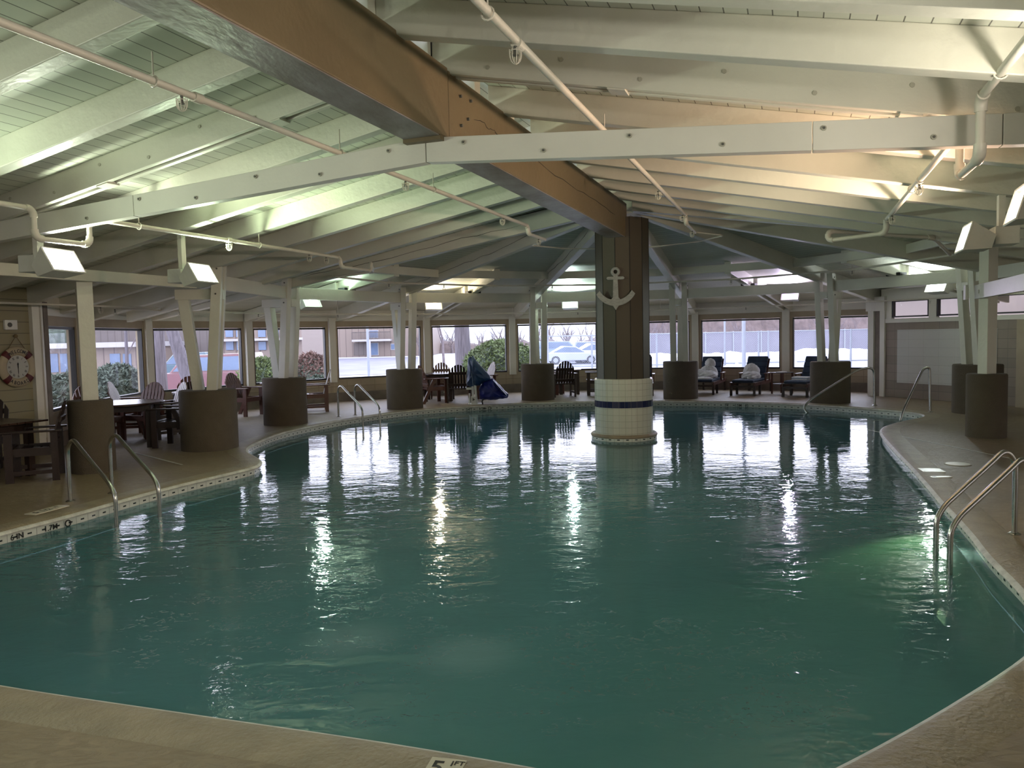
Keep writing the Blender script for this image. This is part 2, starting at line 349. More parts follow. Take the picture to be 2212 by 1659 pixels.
# ------------------------------------------------------------------ camera
F = 1680.0
cam_d = bpy.data.cameras.new('camera'); cam = bpy.data.objects.new('camera', cam_d); col.objects.link(cam); scn.camera = cam
cam_d.sensor_fit = 'HORIZONTAL'; cam_d.sensor_width = 36.0; cam_d.lens = 36.0 * F / 2212.0
cam_d.clip_start = 0.05; cam_d.clip_end = 600
pit = math.atan(105 / F)
cam.matrix_world = Matrix.Translation((0, 0, 1.7)) @ Matrix.Rotation(PI / 2 - pit, 4, 'X') @ Matrix.Rotation(-0.022, 4, 'Z')

# ------------------------------------------------------------------ plan geometry
HUB = Vector((1.93, 13.45, 0)); AX = Vector((math.cos(R(250)), math.sin(R(250)), 0)); NR = Vector((math.cos(R(340)), math.sin(R(340)), 0))
def P(t, d, z): v = HUB + AX * t + NR * d; return Vector((v.x, v.y, z))      # along girder, right of girder
def pol(ang, r, z=0.0): return Vector((HUB.x + r * math.cos(R(ang)), HUB.y + r * math.sin(R(ang)), z))
def zg(d):                                       # rafter undersides, straight part (negative: left of the girder)
    if d < 0: return 3.92 + 0.187 * d
    return 3.86 - 0.207 * d if d < 5 else 2.825 - 0.13 * (d - 5)
def za(r): return 3.79 - 0.156 * r           # rafter undersides, apse
DG, DA = 0.255, 0.31

# pool outline (deck edge)
pool = [(-4.73, 7.04), (-4.47, 7.78), (-4.23, 8.70), (-3.98, 9.40), (-3.68, 10.09), (-3.53, 10.55), (-3.60, 10.99), (-3.86, 11.49), (-4.12, 11.95), (-4.28, 12.5),
        (-4.33, 13.2), (-4.30, 14.2), (-4.10, 15.05), (-3.80, 15.85), (-3.38, 16.74), (-2.88, 17.55), (-2.11, 18.36), (-1.03, 18.95), (0.23, 19.42), (2.06, 19.45), (3.5, 19.2), (4.9, 18.73),
        (6.1, 18.0), (6.95, 17.2), (7.55, 16.3), (7.88, 15.7), (7.98, 15.2), (7.86, 14.78), (7.51, 14.38), (7.14, 14.08), (6.80, 13.76), (6.48, 13.42), (6.22, 13.04), (6.00, 12.60), (5.76, 12.0),
        (5.22, 10.48), (4.82, 9.31), (4.46, 8.3), (4.15, 7.45), (3.98, 6.95), (3.73, 6.25), (3.50, 5.65), (3.24, 4.87), (3.02, 4.42), (2.72, 4.0), (1.94, 3.40), (1.21, 2.91), (0.9, 2.76), (0.6, 2.76), (0.17, 2.93),
        (-0.57, 3.19), (-1.54, 3.49), (-2.62, 3.83), (-3.6, 4.2), (-4.4, 4.7), (-4.85, 5.4), (-4.9, 6.2)]
def resample(pts, step):
    n = len(pts); out = []
    for i in range(n):
        p0, p1, p2, p3 = [Vector(pts[(i + k) % n]) for k in (-1, 0, 1, 2)]
        m = max(1, int((p2 - p1).length / step))
        for j in range(m):
            t = j / m
            out.append(0.5 * ((2 * p1) + (p2 - p0) * t + (2 * p0 - 5 * p1 + 4 * p2 - p3) * t * t + (3 * p1 - p0 - 3 * p2 + p3) * t ** 3))
    return out
OUT = resample(pool, 0.16)
if sum(a.x * b.y - b.x * a.y for a, b in zip(OUT, OUT[1:] + OUT[:1])) < 0: OUT.reverse()
NO = len(OUT)
NRM = []
for i in range(NO):
    d = (OUT[(i + 1) % NO] - OUT[i - 1]).normalized(); NRM.append(Vector((d.y, -d.x)))   # outward for ccw
ARC = [0.0]
for i in range(NO): ARC.append(ARC[-1] + (OUT[(i + 1) % NO] - OUT[i]).length)
def sweep(prof, name, mat, smooth=True):
    """profile (outward offset, z) swept round the pool edge; uv = (arc length, z)"""
    mb = MB(); vs = []; fs = []; uvs = []; k = len(prof)
    for i in range(NO):
        for o, z in prof: q = OUT[i] + NRM[i] * o; vs.append((q.x, q.y, z))
    for i in range(NO):
        j = (i + 1) % NO
        for q in range(k - 1):
            fs.append((i * k + q, j * k + q, j * k + q + 1, i * k + q + 1))
            uvs.append([(ARC[i], prof[q][1]), (ARC[i + 1], prof[q][1]), (ARC[i + 1], prof[q + 1][1]), (ARC[i], prof[q + 1][1])])
    mb.add(vs, fs, uvs); return mb.obj(name, mat, smooth=smooth)
# floor with the pool hole
WZ = -0.12
outer = [Vector((-11, -4.5)), Vector((14, -4.5)), Vector((14, 25)), Vector((-11, 25))]
hole = [OUT[i] + NRM[i] * 0.28 for i in range(NO)]
tri = tessellate_polygon([[Vector((p.x, p.y, 0)) for p in outer], [Vector((p.x, p.y, 0)) for p in hole]])
mb = MB(); allp = outer + hole; mb.add([(p.x, p.y, 0) for p in allp], [tuple(t) for t in tri]); mb.norecalc = True
fo = struct(mb.obj('floor', M['deck']))
bm = bmesh.new(); bm.from_mesh(fo.data)
for f in bm.faces:
    if f.normal.z < 0: f.normal_flip()
bm.to_mesh(fo.data); bm.free()
struct(sweep([(0.28, 0.0), (0.26, 0.004), (0.10, 0.008), (0.03, 0.004), (0.0, -0.010)], 'trim_1', M['coping']))
struct(sweep([(0.012, -0.004), (-0.010, -0.012), (-0.022, -0.028), (-0.012, -0.045), (0.02, -0.048)], 'trim_2', M['edge']))
struct(sweep([(0.02, -0.046), (0.02, -0.30)], 'trim_3', M['wtile'], False))
mb = MB(); mb.beam((-6.0, 12.15, 0.001), (-4.62, 10.75, 0.001), 0.03, 0.004); mb.beam((5.9, 12.9, 0.001), (6.5, 8.4, 0.001), 0.02, 0.003); struct(mb.obj('floor_joint', M['edge']))
# basin
DEPTH = -1.55
mb = MB(); mb.norecalc = True
tb = tessellate_polygon([[Vector((p.x, p.y, 0)) for p in OUT]])
inn = [(OUT[i].x + NRM[i].x * 0.06, OUT[i].y + NRM[i].y * 0.06) for i in range(NO)]
mb.add([(x, y, DEPTH) for x, y in inn], [tuple(t) for t in tb])
for i in range(NO):
    j = (i + 1) % NO; a = OUT[i] + NRM[i] * 0.02; b = OUT[j] + NRM[j] * 0.02
    mb.quad((a.x, a.y, -0.29), (b.x, b.y, -0.29), (b.x, b.y, DEPTH - 0.02), (a.x, a.y, DEPTH - 0.02))
struct(mb.obj('wall_pool', M['basin']))
# floor stripes
mb = MB()
for pts in ([(2.55, 9.9), (3.4, 9.65), (4.3, 9.2), (4.9, 9.1)], [(-3.6, 11.2), (-2.9, 11.0), (-2.3, 11.1)], [(2.1, 13.0), (2.6, 13.9), (3.1, 13.6)]):
    for a, b in zip(pts, pts[1:]): mb.beam((a[0], a[1], DEPTH), (b[0], b[1], DEPTH), 0.07, 0.01)
struct(mb.obj('trim_4', M['stripe']))
# water
mb = MB(); mb.norecalc = True
wo = [OUT[i] + NRM[i] * 0.019 for i in range(NO)]
mb.add([(p.x, p.y, WZ) for p in wo], [tuple(t) for t in tb])
w = mb.obj('pool_water', M['water'])
bm = bmesh.new(); bm.from_mesh(w.data)
for f in bm.faces:
    if f.normal.z < 0: f.normal_flip()
bm.to_mesh(w.data); bm.free()
tag(w, 'rippling teal water filling the free-form pool', 'water', kind='stuff')

# ------------------------------------------------------------------ ceiling
mb = MB(); mb.norecalc = True
for d0, d1 in ((-10.75, -0.001), (0.0, 5), (5, 10.6)):
    a = P(0, d0, zg(d0) + DG); b = P(17.5, d0, zg(d0) + DG); c = P(17.5, d1, zg(d1) + DG); d = P(0, d1, zg(d1) + DG)
    mb.quad(a, b, c, d, [(d0, 0), (d0, 17.5), (d1, 17.5), (d1, 0)])
hz = za(0) + DA
for d0, d1 in ((-10.75, -0.001), (0.0, 5), (5, 10.6)):     # closing boards between the straight roof and the fan
    a, b = P(0.002, d0, zg(d0) + DG), P(0.002, d1, zg(d1) + DG); c, d = P(0.002, d1, za(abs(d1)) + DA), P(0.002, d0, za(abs(d0)) + DA); mb.quad(a, b, c, d, [(0, 0)] * 4)
for k in range(6):
    a0, a1 = -20 + 30 * k, 10 + 30 * k
    A, B = pol(a0, 10.95, za(10.95) + DA), pol(a1, 10.95, za(10.95) + DA); r = 10.95 * math.cos(R(15)); hw = 10.95 * math.sin(R(15))
    mb.add([(HUB.x, HUB.y, hz), A, B], [(0, 1, 2)], [[(0, 0), (r, -hw), (r, hw)]])
struct(mb.obj('ceiling', M['ceil']))

# ------------------------------------------------------------------ pillar + girder
pil = thing('pool_pillar', 'dark brown faceted pillar with cream tiled foot rising from the pool', 'pillar', (HUB.x, HUB.y, 0))
MB().lathe([(0.465, 0.92), (0.465, 3.62)], 12, a0=R(8)).obj('shaft', M['shaft'], pil, bevel=0.006)
mb = MB()
for k in range(12):
    a = R(8) + 2 * PI * k / 12; mb.box((0.462 * math.cos(a), 0.462 * math.sin(a), 2.27), (0.010, 0.012, 2.7), Matrix.Rotation(a, 3, 'Z'))
mb.obj('joint_strip', M['dark'], pil)
MB().lathe([(0.50, -1.5), (0.50, 0.44)], 24, cap=False).obj('tile_foot', M['tile'], pil)
MB().lathe([(0.50, 0.55), (0.50, 0.905), (0.49, 0.925), (0.40, 0.925)], 24, cap=False).obj('tile_collar', M['tile'], pil)
MB().lathe([(0.502, 0.44), (0.502, 0.55)], 24, cap=False).obj('navy_band', M['navy'], pil)
mb = MB(); mb.lathe([(0.50, -0.02), (0.55, -0.012), (0.572, -0.03), (0.575, -0.055), (0.565, -0.07)], 36, cap=False)
mb.obj('rim', M['coping'], pil, smooth=True)
MB().lathe([(0.562, -0.07), (0.562, -0.16), (0.50, -0.16)], 36, cap=False).obj('rim_tile', M['wtile'], pil)
# anchor ornament
ad = R(-99); an = Vector((math.cos(ad), math.sin(ad), 0)); ax = Vector((-an.y, an.x, 0))
AF = frame(HUB + an * 0.49 + Vector((0, 0, 2.45)) - ax * 0.10, ax, (0, 0, 1))
mb = MB()
def arc(cx, cy, r, a0, a1, n): return [(cx + r * math.cos(R(a0 + (a1 - a0) * i / n)), cy + r * math.sin(R(a0 + (a1 - a0) * i / n))) for i in range(n + 1)]
mb.prism([(-0.035, 0.20), (0.035, 0.20), (0.05, -0.24), (-0.05, -0.24)], 0.035, AF)
mb.prism([(-0.13, 0.135), (0.13, 0.135), (0.15, 0.16), (0.13, 0.185), (-0.13, 0.185), (-0.15, 0.16)], 0.04, AF)
o_ = arc(0, 0.06, 0.36, 207, 333, 14); i_ = arc(0, 0.10, 0.30, 333, 207, 14)
mb.prism(o_ + [(0.27, -0.05)] + i_ + [(-0.27, -0.05)], 0.04, AF)
mb.prism([(-0.10, -0.22), (0, -0.10), (0.10, -0.22), (0, -0.37)], 0.038, AF)
seg = 20
ri = [AF @ Vector((0.055 * math.cos(2 * PI * k / seg), 0.265 + 0.055 * math.sin(2 * PI * k / seg), 0)) for k in range(seg + 1)]
mb.tube(ri, 0.025, 8, False)
tag(mb.obj('wall_anchor', M['anchor'], bevel=0.006), 'grey rope-wrapped anchor ornament hung on the brown pool pillar', 'anchor')

gd = thing('ridge_girder', 'long brown timber girder running from the pool pillar over the near deck', 'beam')
GB = 3.29
mb = MB(); mb.beam(P(0.30, 0, GB), P(7.42, 0, GB), 0.315, 0.56); mb.obj('girder_length', M['girder'], gd, bevel=0.012)
mb = MB(); mb.beam(P(7.44, 0.0, GB), P(17.0, -0.05, GB), 0.33, 0.57); mb.obj('girder_length', M['girder'], gd, bevel=0.012)
M['worn'] = paint('worn_grey_paint', (0.30, 0.285, 0.29), 0.45, 0.2, 2.2, 0.35, 9, c2=(0.15, 0.125, 0.105), stretch=(1.6, 0.8, 1))
for a_, b_, w_ in ((0.45, 7.34, 0.30), (7.63, 16.9, 0.315)): mb = MB(); mb.beam(P(a_, 0, GB - 0.006), P(b_, 0 if a_ < 1 else -0.05, GB - 0.006), w_, 0.008); tag(mb.obj('worn_underside', M['worn'], gd), 'worn grey underside', None)
mb = MB(); mb.beam(P(7.35, 0, GB - 0.035), P(7.62, 0, GB - 0.035), 0.33, 0.034); mb.obj('bearing_plate', M['girder'], gd)
for t_, z_ in ((7.2, 3.46), (7.2, 3.7), (7.05, 3.55), (6.98, 3.72), (7.2, 3.34)):
    mb = MB(); a = P(t_, 0.157, z_); mb.tube([a, a + NR * 0.022], 0.013, 8); mb.obj('bolt', M['bolt'], gd)
mb = MB()
def crackline(mb, fn, a, b, seed, amp=0.02, w=0.007, n=16):
    rnd = random.Random(seed); pts = []; y = 0
    for i in range(n + 1):
        y = y * 0.7 + rnd.uniform(-amp, amp); pts.append(fn(a + (b - a) * i / n, y))
    mb.tube(pts, [0.0015] + [w * rnd.uniform(0.5, 1) for _ in range(n - 1)] + [0.0015], 5)
crackline(mb, lambda t, y: P(t, 0.158, 3.56 + y + (t - 3) * 0.012), 6.4, 1.2, 3, w=0.005)
crackline(mb, lambda t, y: P(t, 0.158, 3.58 + y), 6.9, 6.1, 5, w=0.004)
mb.obj('crack', M['crack'], gd)

# ------------------------------------------------------------------ rafters
def rafter(name, label, p0, p1, w, h, group, double=False, cat='rafter', mat=None, bolts=(), bolt_side=1):
    if not double:
        mb = MB(); n = 10
        mb.beam(p0, p1, w, h)
        if 'right' in label: q = Vector(p1); n_ = (q - Vector(p0)); n_.z = 0; n_.normalize(); a_ = q - n_ * 0.2; a_.z = zg(5.0); b_ = q + n_ * 4.4; b_.z = zg(9.6); mb.beam(a_, b_, w, h)
        return tag(mb.obj(name, mat or M['white'], bevel=0.008), label, cat, group)
    t = thing(name, label, cat, group=group)
    p0, p1 = Vector(p0), Vector(p1)
    for s in (-1, 1):
        mb = MB(); mb.beam(p0, p1, w * 0.33, h, off=s * w * 0.335); mb.obj('plank', M['white'], t, bevel=0.005)
    mb = MB(); mb.beam(p0 + Vector((0, 0, h * 0.22)), p1 + Vector((0, 0, h * 0.22)), w * 0.335, h * 0.7); mb.obj('gap_shade', M['dark'], t)  # black filler painting the shade in the gap between the planks
    d = (p1 - p0); Ln = d.length
    nn = Vector((-d.y, d.x, 0)).normalized()
    k = 0; s_ = 0.5
    while s_ < Ln - 0.2:
        q = p0 + d * (s_ / Ln) + Vector((0, 0, h * (0.7 if k % 2 else 0.3)))
        mb = MB(); mb.tube([q - nn * (w * 0.5 + 0.008), q + nn * (w * 0.5 + 0.008)], 0.016, 10); mb.obj('bolt', M['brass'], t); s_ += 0.62; k += 1
    for s_ in (1.55, 3.6):
        if s_ < Ln:
            q = p0 + d * (s_ / Ln); mb = MB(); mb.beam(q - d.normalized() * 0.07 - Vector((0, 0, 0.012)), q + d.normalized() * 0.07 - Vector((0, 0, 0.012)), w * 0.9, 0.03); mb.obj('spacer', M['white'], t)
    return t
GL, GRt = 'rafters left of the brown girder', 'rafters right of the brown girder'
left_t = [1.35, 2.3, 3.35, 4.4, 5.45, 6.4, 7.37, 8.33, 9.33, 10.35, 11.4, 12.5, 13.6]
right_t = [0.9, 1.85, 2.83, 3.85, 4.8, 6.08, 7.30, 8.23, 9.12, 10.05, 11.1, 12.2, 13.3]
for i, t_ in enumerate(left_t):
    dbl = abs(t_ - 7.37) < 0.01
    rafter('rafter', 'white %srafter left of the brown girder, %s out from the pillar' % ('two-plank ' if dbl else '', ORD[i]),
           P(t_, -0.001, zg(-0.001)), P(t_, -9.6, zg(-9.6)), 0.17 if dbl else 0.135, DG, GL, dbl)
for i, t_ in enumerate(right_t):
    dbl = abs(t_ - 7.30) < 0.01
    rafter('rafter', 'white %srafter right of the brown girder, %s out from the pillar' % ('two-plank ' if dbl else '', ORD[i]),
           P(t_, 0.0, zg(0)), P(t_, 5.2, zg(0) - 0.207 * 5.2), 0.17 if dbl else 0.135, DG, GRt, dbl)
# radial beams over the apse
names = {-20: 'just beyond the right frame edge', 10: 'to the far right column', 40: 'to the column beside the entry rails', 70: 'to the column right of the pillar', 100: 'to the column left of the pillar',
         130: 'to the column beside the far ladder', 160: 'to the column left of the far ladder'}
for a_ in (-20, 10, 40, 70, 100, 130, 160):
    p0, p1 = pol(a_, 0.2, za(0.2)), pol(a_, 10.3, za(10.3))
    t = thing('radial_beam', 'deep white beam fanning from the pool pillar ' + names[a_], 'beam', group='beams fanning out from the pillar')
    mb = MB(); mb.beam(p0, p1, 0.155, DA); mb.obj('timber', M['white'], t, bevel=0.01)
    d = (p1 - p0).normalized(); n = Vector((-d.y, d.x, 0))
    if a_ in (10, 100, 130, 160, -20):
        mb = MB(); s = 1 if a_ < 60 else 1
        crackline(mb, lambda q, y: p0 + d * q + n * (0.078 * s) + Vector((0, 0, 0.17 + y)), 1.6, 6.3, a_ + 40, w=0.006, amp=0.03)
        if a_ in (100, 130): pass
        mb.obj('crack', M['crack'], t)
for k, a_ in enumerate((-5, 25, 55, 85, 115, 145)):
    rr = 5.25; p0, p1 = pol(a_, rr, za(rr) + 0.02), pol(a_, 10.25, za(10.25))
    t = thing('outer_rafter', 'shorter white rafter over the walkway, %s from the right' % ORD[k], 'rafter', group='short rafters over the walkway')
    mb = MB(); mb.beam(p0, p1 * 0.36 + p0 * 0.64, 0.15, 0.26); mb.obj('timber', M['white'], t, bevel=0.006)
    q0 = p0 * 0.66 + p1 * 0.34
    for s in (-1, 1):
        mb = MB(); mb.beam(q0, p1, 0.075, 0.24, off=s * 0.11); mb.obj('plank', M['white'], t, bevel=0.005)
    b = pol(a_, 6.76, 2.765); mb = MB(); mb.beam(pol(a_, 6.66, 2.765), pol(a_, 6.86, 2.765), 0.34, 0.06); mb.obj('bearing_block', M['dark'], t)
for k, a_ in enumerate((-20, 10, 40, 70, 100, 130)):
    p0, p1 = pol(a_, 5.45, za(5.45) + 0.09), pol(a_ + 30, 5.45, za(5.45) + 0.09); d = (p1 - p0).normalized()
    mb = MB(); mb.beam(p0 + d * 0.08, p1 - d * 0.08, 0.09, 0.17)
    tag(mb.obj('purlin', M['white'], bevel=0.006), 'white cross piece between two fanning beams, %s from the right' % ORD[k], 'beam', 'cross pieces between the fanning beams')

# ties under the girder
def tie(side):
    t = thing('tie_beam', 'long white bolted tie beam crossing under the girder to the %s' % ('left' if side < 0 else 'right'), 'beam')
    tt = 7.5
    p0, p1 = P(tt, 0.0 + 0.004 * side, 3.105), P(tt, side * 9.0, 3.105 - 0.068 * 9.0)
    cuts = [0, 3.05, 9.0] if side < 0 else [0, 2.9, 4.02, 9.0]
    for a, b in zip(cuts, cuts[1:]):
        mb = MB(); mb.beam(p0 + (p1 - p0) * (a / 9.0), p0 + (p1 - p0) * (b / 9.0 - 0.0006), 0.10, 0.195); mb.obj('plank', M['white2'], t, bevel=0.004)
    for i in range(14):
        s = 0.33 + 0.66 * i; q = p0 + (p1 - p0) * (s / 9.0) + Vector((0, 0, 0.06 if i % 2 else 0.145))
        mb = MB(); mb.tube([q + AX * 0.048, q + AX * 0.062], 0.017, 12); o = mb.obj('bolt', M['brass'], t, smooth=True)
        mb = MB(); mb.tube([q + AX * 0.060, q + AX * 0.068], 0.009, 8); mb.obj('bolt_head', M['bolt'], o)
    return t
tie(-1); tie(1)

# ------------------------------------------------------------------ columns
def column(label, loc, ang, post_only=False):
    t = thing('timber_column', label, 'column', loc, R(ang), 'timber columns on round brown drums round the pool')
    MB().lathe([(0.435, 0), (0.435, 0.925), (0.42, 0.945), (0.0, 0.945)], 40, cap=False).obj('drum', M['drum'], t, smooth=True)
    for s in (-1, 1):
        mb = MB(); mb.post((-0.10, 0.155 * s, 0.94), (-0.27, 0.155 * s, 2.93), 0.15, 0.135); o = mb.obj('post', M['white'], t, bevel=0.006)
        for z_ in (2.45, 2.84):
            mb = MB(); xx = -0.10 - 0.17 * (z_ - 0.94) / 1.99; mb.tube([(xx, s * 0.222, z_), (xx, s * 0.236, z_)], 0.014, 8); mb.obj('bolt', M['bolt'], o)
    mb = MB(); mb.post((0.13, 0, 0.94), (0.29, 0, 2.37), 0.16, 0.165); mb.obj('post', M['white'], t, bevel=0.006)
    mb = MB(); mb.box((0.05, 0, 2.45), (0.72, 0.17, 0.16)); mb.obj('cross_block', M['white'], t, bevel=0.006)
    return t
c0 = column('white forked column on a brown drum just left of the pool pillar', (0.68, 20.40, 0), 100)
cols = [((-4.86, 12.39), 190, 'white V-shaped column on a wide brown drum beside the left pool bend'),
        ((-4.64, 15.83), 160, 'white forked column on a brown drum left of the far pool ladder'),
        ((-2.60, 18.78), 130, 'white forked column on a brown drum right of the far pool ladder'),
        ((4.32, 19.90), 70, 'white forked column on a brown drum just right of the pool pillar'),
        ((7.31, 17.83), 40, 'white forked column on a brown drum behind the long entry handrail'),
        ((9.04, 15.07), 10, 'white leaning column on a brown drum in front of the white wall panel')]
colobj = [c0]
for (x, y), a_, lb in cols: colobj.append(dup(c0, (x, y, 0), R(a_), lb))
def single(loc, ang, ztop, label):
    t = thing('timber_post', label, 'column', loc, R(ang), 'single straight posts on slim brown drums')
    MB().lathe([(0.275, 0), (0.275, 0.945), (0.262, 0.962), (0.0, 0.962)], 36, cap=False).obj('drum', M['drum'], t, smooth=True)
    mb = MB(); mb.box((0, 0, (0.96 + ztop) / 2), (0.19, 0.165, ztop - 0.96)); mb.obj('post', M['white'], t, bevel=0.006)
    return t
single((-5.66, 10.40, 0), 35, 2.53, 'square white post on a slim dark drum beside the left ladder')
s9 = single((7.22, 11.80, 0), 18, 2.98, 'tall white post on a slim dark drum at the right pool edge')
# ring beams
RB = 2.53
cpos = [(9.04, 15.07), (7.31, 17.83), (4.32, 19.90), (0.68, 20.40), (-2.60, 18.78), (-4.64, 15.83), (-4.86, 12.39)]
ringn = ['over the entry rails', 'over the loungers', 'behind the pool pillar', 'over the blue covered lift', 'over the far ladder', 'left of the far ladder']
def inw(x, y, k=0.17):
    d = (Vector((HUB.x, HUB.y, 0)) - Vector((x, y, 0))).normalized() * k; return Vector((x, y, 0)) + d
for i, (a, b) in enumerate(zip(cpos, cpos[1:])):
    pa, pb = inw(*a), inw(*b); d = (pb - pa).normalized()
    mb = MB(); mb.beam(pa + d * 0.24 + Vector((0, 0, RB)), pb - d * 0.24 + Vector((0, 0, RB)), 0.10, 0.235)
    tag(mb.obj('ring_beam', M['white'], bevel=0.006), 'level white beam between two columns, ' + ringn[i], 'beam', 'level beams linking the columns')
    if i < 6:
        q = pa * 0.6 + pb * 0.4
a = Vector((-4.86, 12.39, RB)); d = AX.copy()
mb = MB(); mb.beam(a + d * 0.3 + NR * 0.1, a + d * 8.5 - NR * 0.02, 0.11, 0.15); tag(mb.obj('ring_beam', M['white'], bevel=0.006), 'level white beam resting on the left single post', 'beam', 'level beams linking the columns')
a = inw(9.04, 15.07); b = Vector((8.51, 11.06, 0)); dd = (b - a).normalized()
mb = MB(); mb.beam(a + dd * 0.25 + Vector((0, 0, RB)), b + Vector((0, 0, RB)), 0.10, 0.22); tag(mb.obj('ring_beam', M['white'], bevel=0.006), 'level white beam behind the tall right post', 'beam', 'level beams linking the columns')
t = thing('side_rail_beam', 'lower white beam bolted to the tall right post with an end bracket', 'beam')
q = Vector((7.22, 11.80, 2.10)); mb = MB(); mb.beam(q - AX * 0.12 - NR * 0.13, q + AX * 7 - NR * 0.13, 0.06, 0.21); mb.obj('plank', M['white'], t, bevel=0.005)
mb = MB(); mb.box(q - NR * 0.30 + Vector((0, 0, 0.1)), (0.03, 0.16, 0.22), Matrix.Rotation(R(-20), 3, 'Z')); mb.obj('end_bracket', M['white2'], t)
mb = MB(); mb.tube([q + AX * 0.2 - NR * 0.17 + Vector((0, 0, 0.1)), q + AX * 0.2 - NR * 0.155 + Vector((0, 0, 0.1))], 0.03, 12); mb.obj('bolt', M['brass'], t)
# ------------------------------------------------------------------ sprinkler pipes
def sprinkler(parent, q, down=0.055):
    q = Vector(q)
    mb = MB(); mb.tube([q, q - Vector((0, 0, 0.05))], 0.012, 8); mb.tube([q - Vector((0, 0, 0.05)), q - Vector((0, 0, 0.056))], 0.02, 8)
    o = mb.obj('sprinkler_head', M['bolt'], parent)
    mb = MB()
    for k in range(4):
        a = PI * k / 4 + 0.2; u = Vector((math.cos(a), math.sin(a), 0)); pts = []
        for i in range(9):
            th = PI * i / 8; pts.append(q + u * (0.038 * math.cos(th)) - Vector((0, 0, 0.02 + 0.085 * math.sin(th) ** 0.6)))
        mb.tube(pts, 0.0028, 5)
    mb.tube([q + Vector((0.036 * math.cos(2 * PI * i / 12), 0.036 * math.sin(2 * PI * i / 12), -0.03)) for i in range(13)], 0.003, 5, False)
    mb.obj('wire_guard', M['pipe'], o)
def pipe(label, pts, r, heads=(), hangs=(), coll=()):
    t = thing('sprinkler_pipe', label, 'pipe')
    pts = [Vector(p) for p in pts]; sm = [pts[0]]
    for a, b, c in zip(pts, pts[1:], pts[2:]):
        ang = (b - a).angle(c - b)
        k = min(0.09, (b - a).length * 0.4, (c - b).length * 0.4)
        if ang > 0.2:
            A_, C_ = b + (a - b).normalized() * k, b + (c - b).normalized() * k
            for j in range(6): u = j / 5; sm.append(A_ * (1 - u) ** 2 + b * 2 * u * (1 - u) + C_ * u * u)
        else: sm.append(b)
    sm.append(pts[-1]); MB().tube(sm, r, 12).obj('pipe_run', M['pipe'], t, smooth=True)
    for a, b, c in zip(pts, pts[1:], pts[2:]):
        if (b - a).angle(c - b) > 0.5:
            mb = MB(); k = 0.085
            A_, C_ = b + (a - b).normalized() * k, b + (c - b).normalized() * k
            mb.tube([A_ * (1 - u) ** 2 + b * 2 * u * (1 - u) + C_ * u * u for u in [j / 6 for j in range(7)]], r * 1.35, 12)
            mb.obj('elbow', M['pipe'], t, smooth=True)
    for q in coll:
        q, d = Vector(q[0]), Vector(q[1]).normalized(); MB().tube([q - d * 0.04, q + d * 0.04], r * 1.35, 12).obj('coupling', M['pipe'], t, smooth=True)
    for q in heads: sprinkler(t, Vector(q) - Vector((0, 0, r)))
    for q, zt in hangs:
        q = Vector(q); mb = MB(); mb.tube([q + Vector((0, 0, r)), Vector((q.x, q.y, zt))], 0.006, 6)
        mb.tube([q + Vector(((r + .01) * math.cos(2 * PI * i / 12) * NR.x, (r + .01) * math.cos(2 * PI * i / 12) * NR.y, (r + .01) * math.sin(2 * PI * i / 12))) for i in range(13)], 0.006, 5, False)
        mb.obj('hanger', M['pipe'], t)
    return t
# left inner / right inner, parallel to the girder
pipe('cream sprinkler pipe running left of and parallel to the brown girder', [P(14, -1.2, 3.43), P(1.45, -1.2, 3.43), P(1.45, -1.2, 3.31), P(0.55, -1.2, 3.31)], 0.027,
     [P(8.9, -1.2, 3.43), P(5.6, -1.2, 3.43), P(2.6, -1.2, 3.43), P(0.9, -1.2, 3.31)], [(P(9.15, -1.2, 3.43), 3.62), (P(4.9, -1.2, 3.43), 3.62), (P(6.9, -1.2, 3.43), 3.65)], [(P(8.75, -1.2, 3.43), AX)])
pipe('cream sprinkler pipe running right of and parallel to the brown girder', [P(14, 1.2, 3.47), P(0.9, 1.2, 3.50), P(0.9, 1.2, 3.38), P(-0.3, 1.2, 3.38)], 0.027,
     [P(8.75, 1.2, 3.47), P(3.5, 1.2, 3.47), P(1.3, 1.2, 3.48), P(0.1, 1.2, 3.38)], [(P(9.2, 1.2, 3.47), 3.64), (P(6.4, 1.2, 3.47), 3.64)], [(P(8.7, 1.2, 3.47), AX)])
pipe('cream sprinkler pipe on the far right, dropping under the white tie beam', [P(14, 3.85, 3.08), P(7.78, 3.85, 3.08), P(7.78, 3.85, 2.72), P(7.15, 3.85, 2.72), P(7.15, 3.85, 3.02), P(2.6, 3.85, 3.02), P(2.6, 3.85, 2.86), P(2.1, 3.2, 2.86), P(2.1, 3.2, 2.98), P(1.35, 3.9, 2.98), P(1.0, 4.6, 2.93), pol(-6, 5.35, 2.87)], 0.027,
     [P(9.0, 3.85, 3.08), P(5.3, 3.85, 3.02), P(3.2, 3.85, 3.02)], [(P(10.1, 3.85, 3.08), 3.2), (P(8.28, 3.85, 3.08), 3.2), (P(4.85, 3.85, 3.02), 3.2)], [(P(9.0, 3.85, 3.08), AX), (P(5.35, 3.85, 3.02), AX)])
pipe('cream sprinkler pipe on the far left, dropping under the white tie beam', [P(14, -4.0, 3.0), P(7.82, -4.0, 3.0), P(7.82, -4.0, 2.72), P(7.2, -4.0, 2.72), P(7.2, -4.0, 2.99), P(2.5, -4.0, 2.99), P(2.5, -4.0, 2.85), P(1.55, -4.0, 2.85), P(1.55, -4.0, 2.98), P(0.6, -4.5, 2.93), pol(166, 5.35, 2.87)], 0.026,
     [P(5.1, -4.0, 2.99), P(3.35, -4.0, 2.99), P(2.9, -4.0, 2.99)], [(P(6.55, -4.0, 2.99), 3.14), (P(4.5, -4.0, 2.99), 3.14)], [(P(5.1, -4.0, 2.99), AX)])
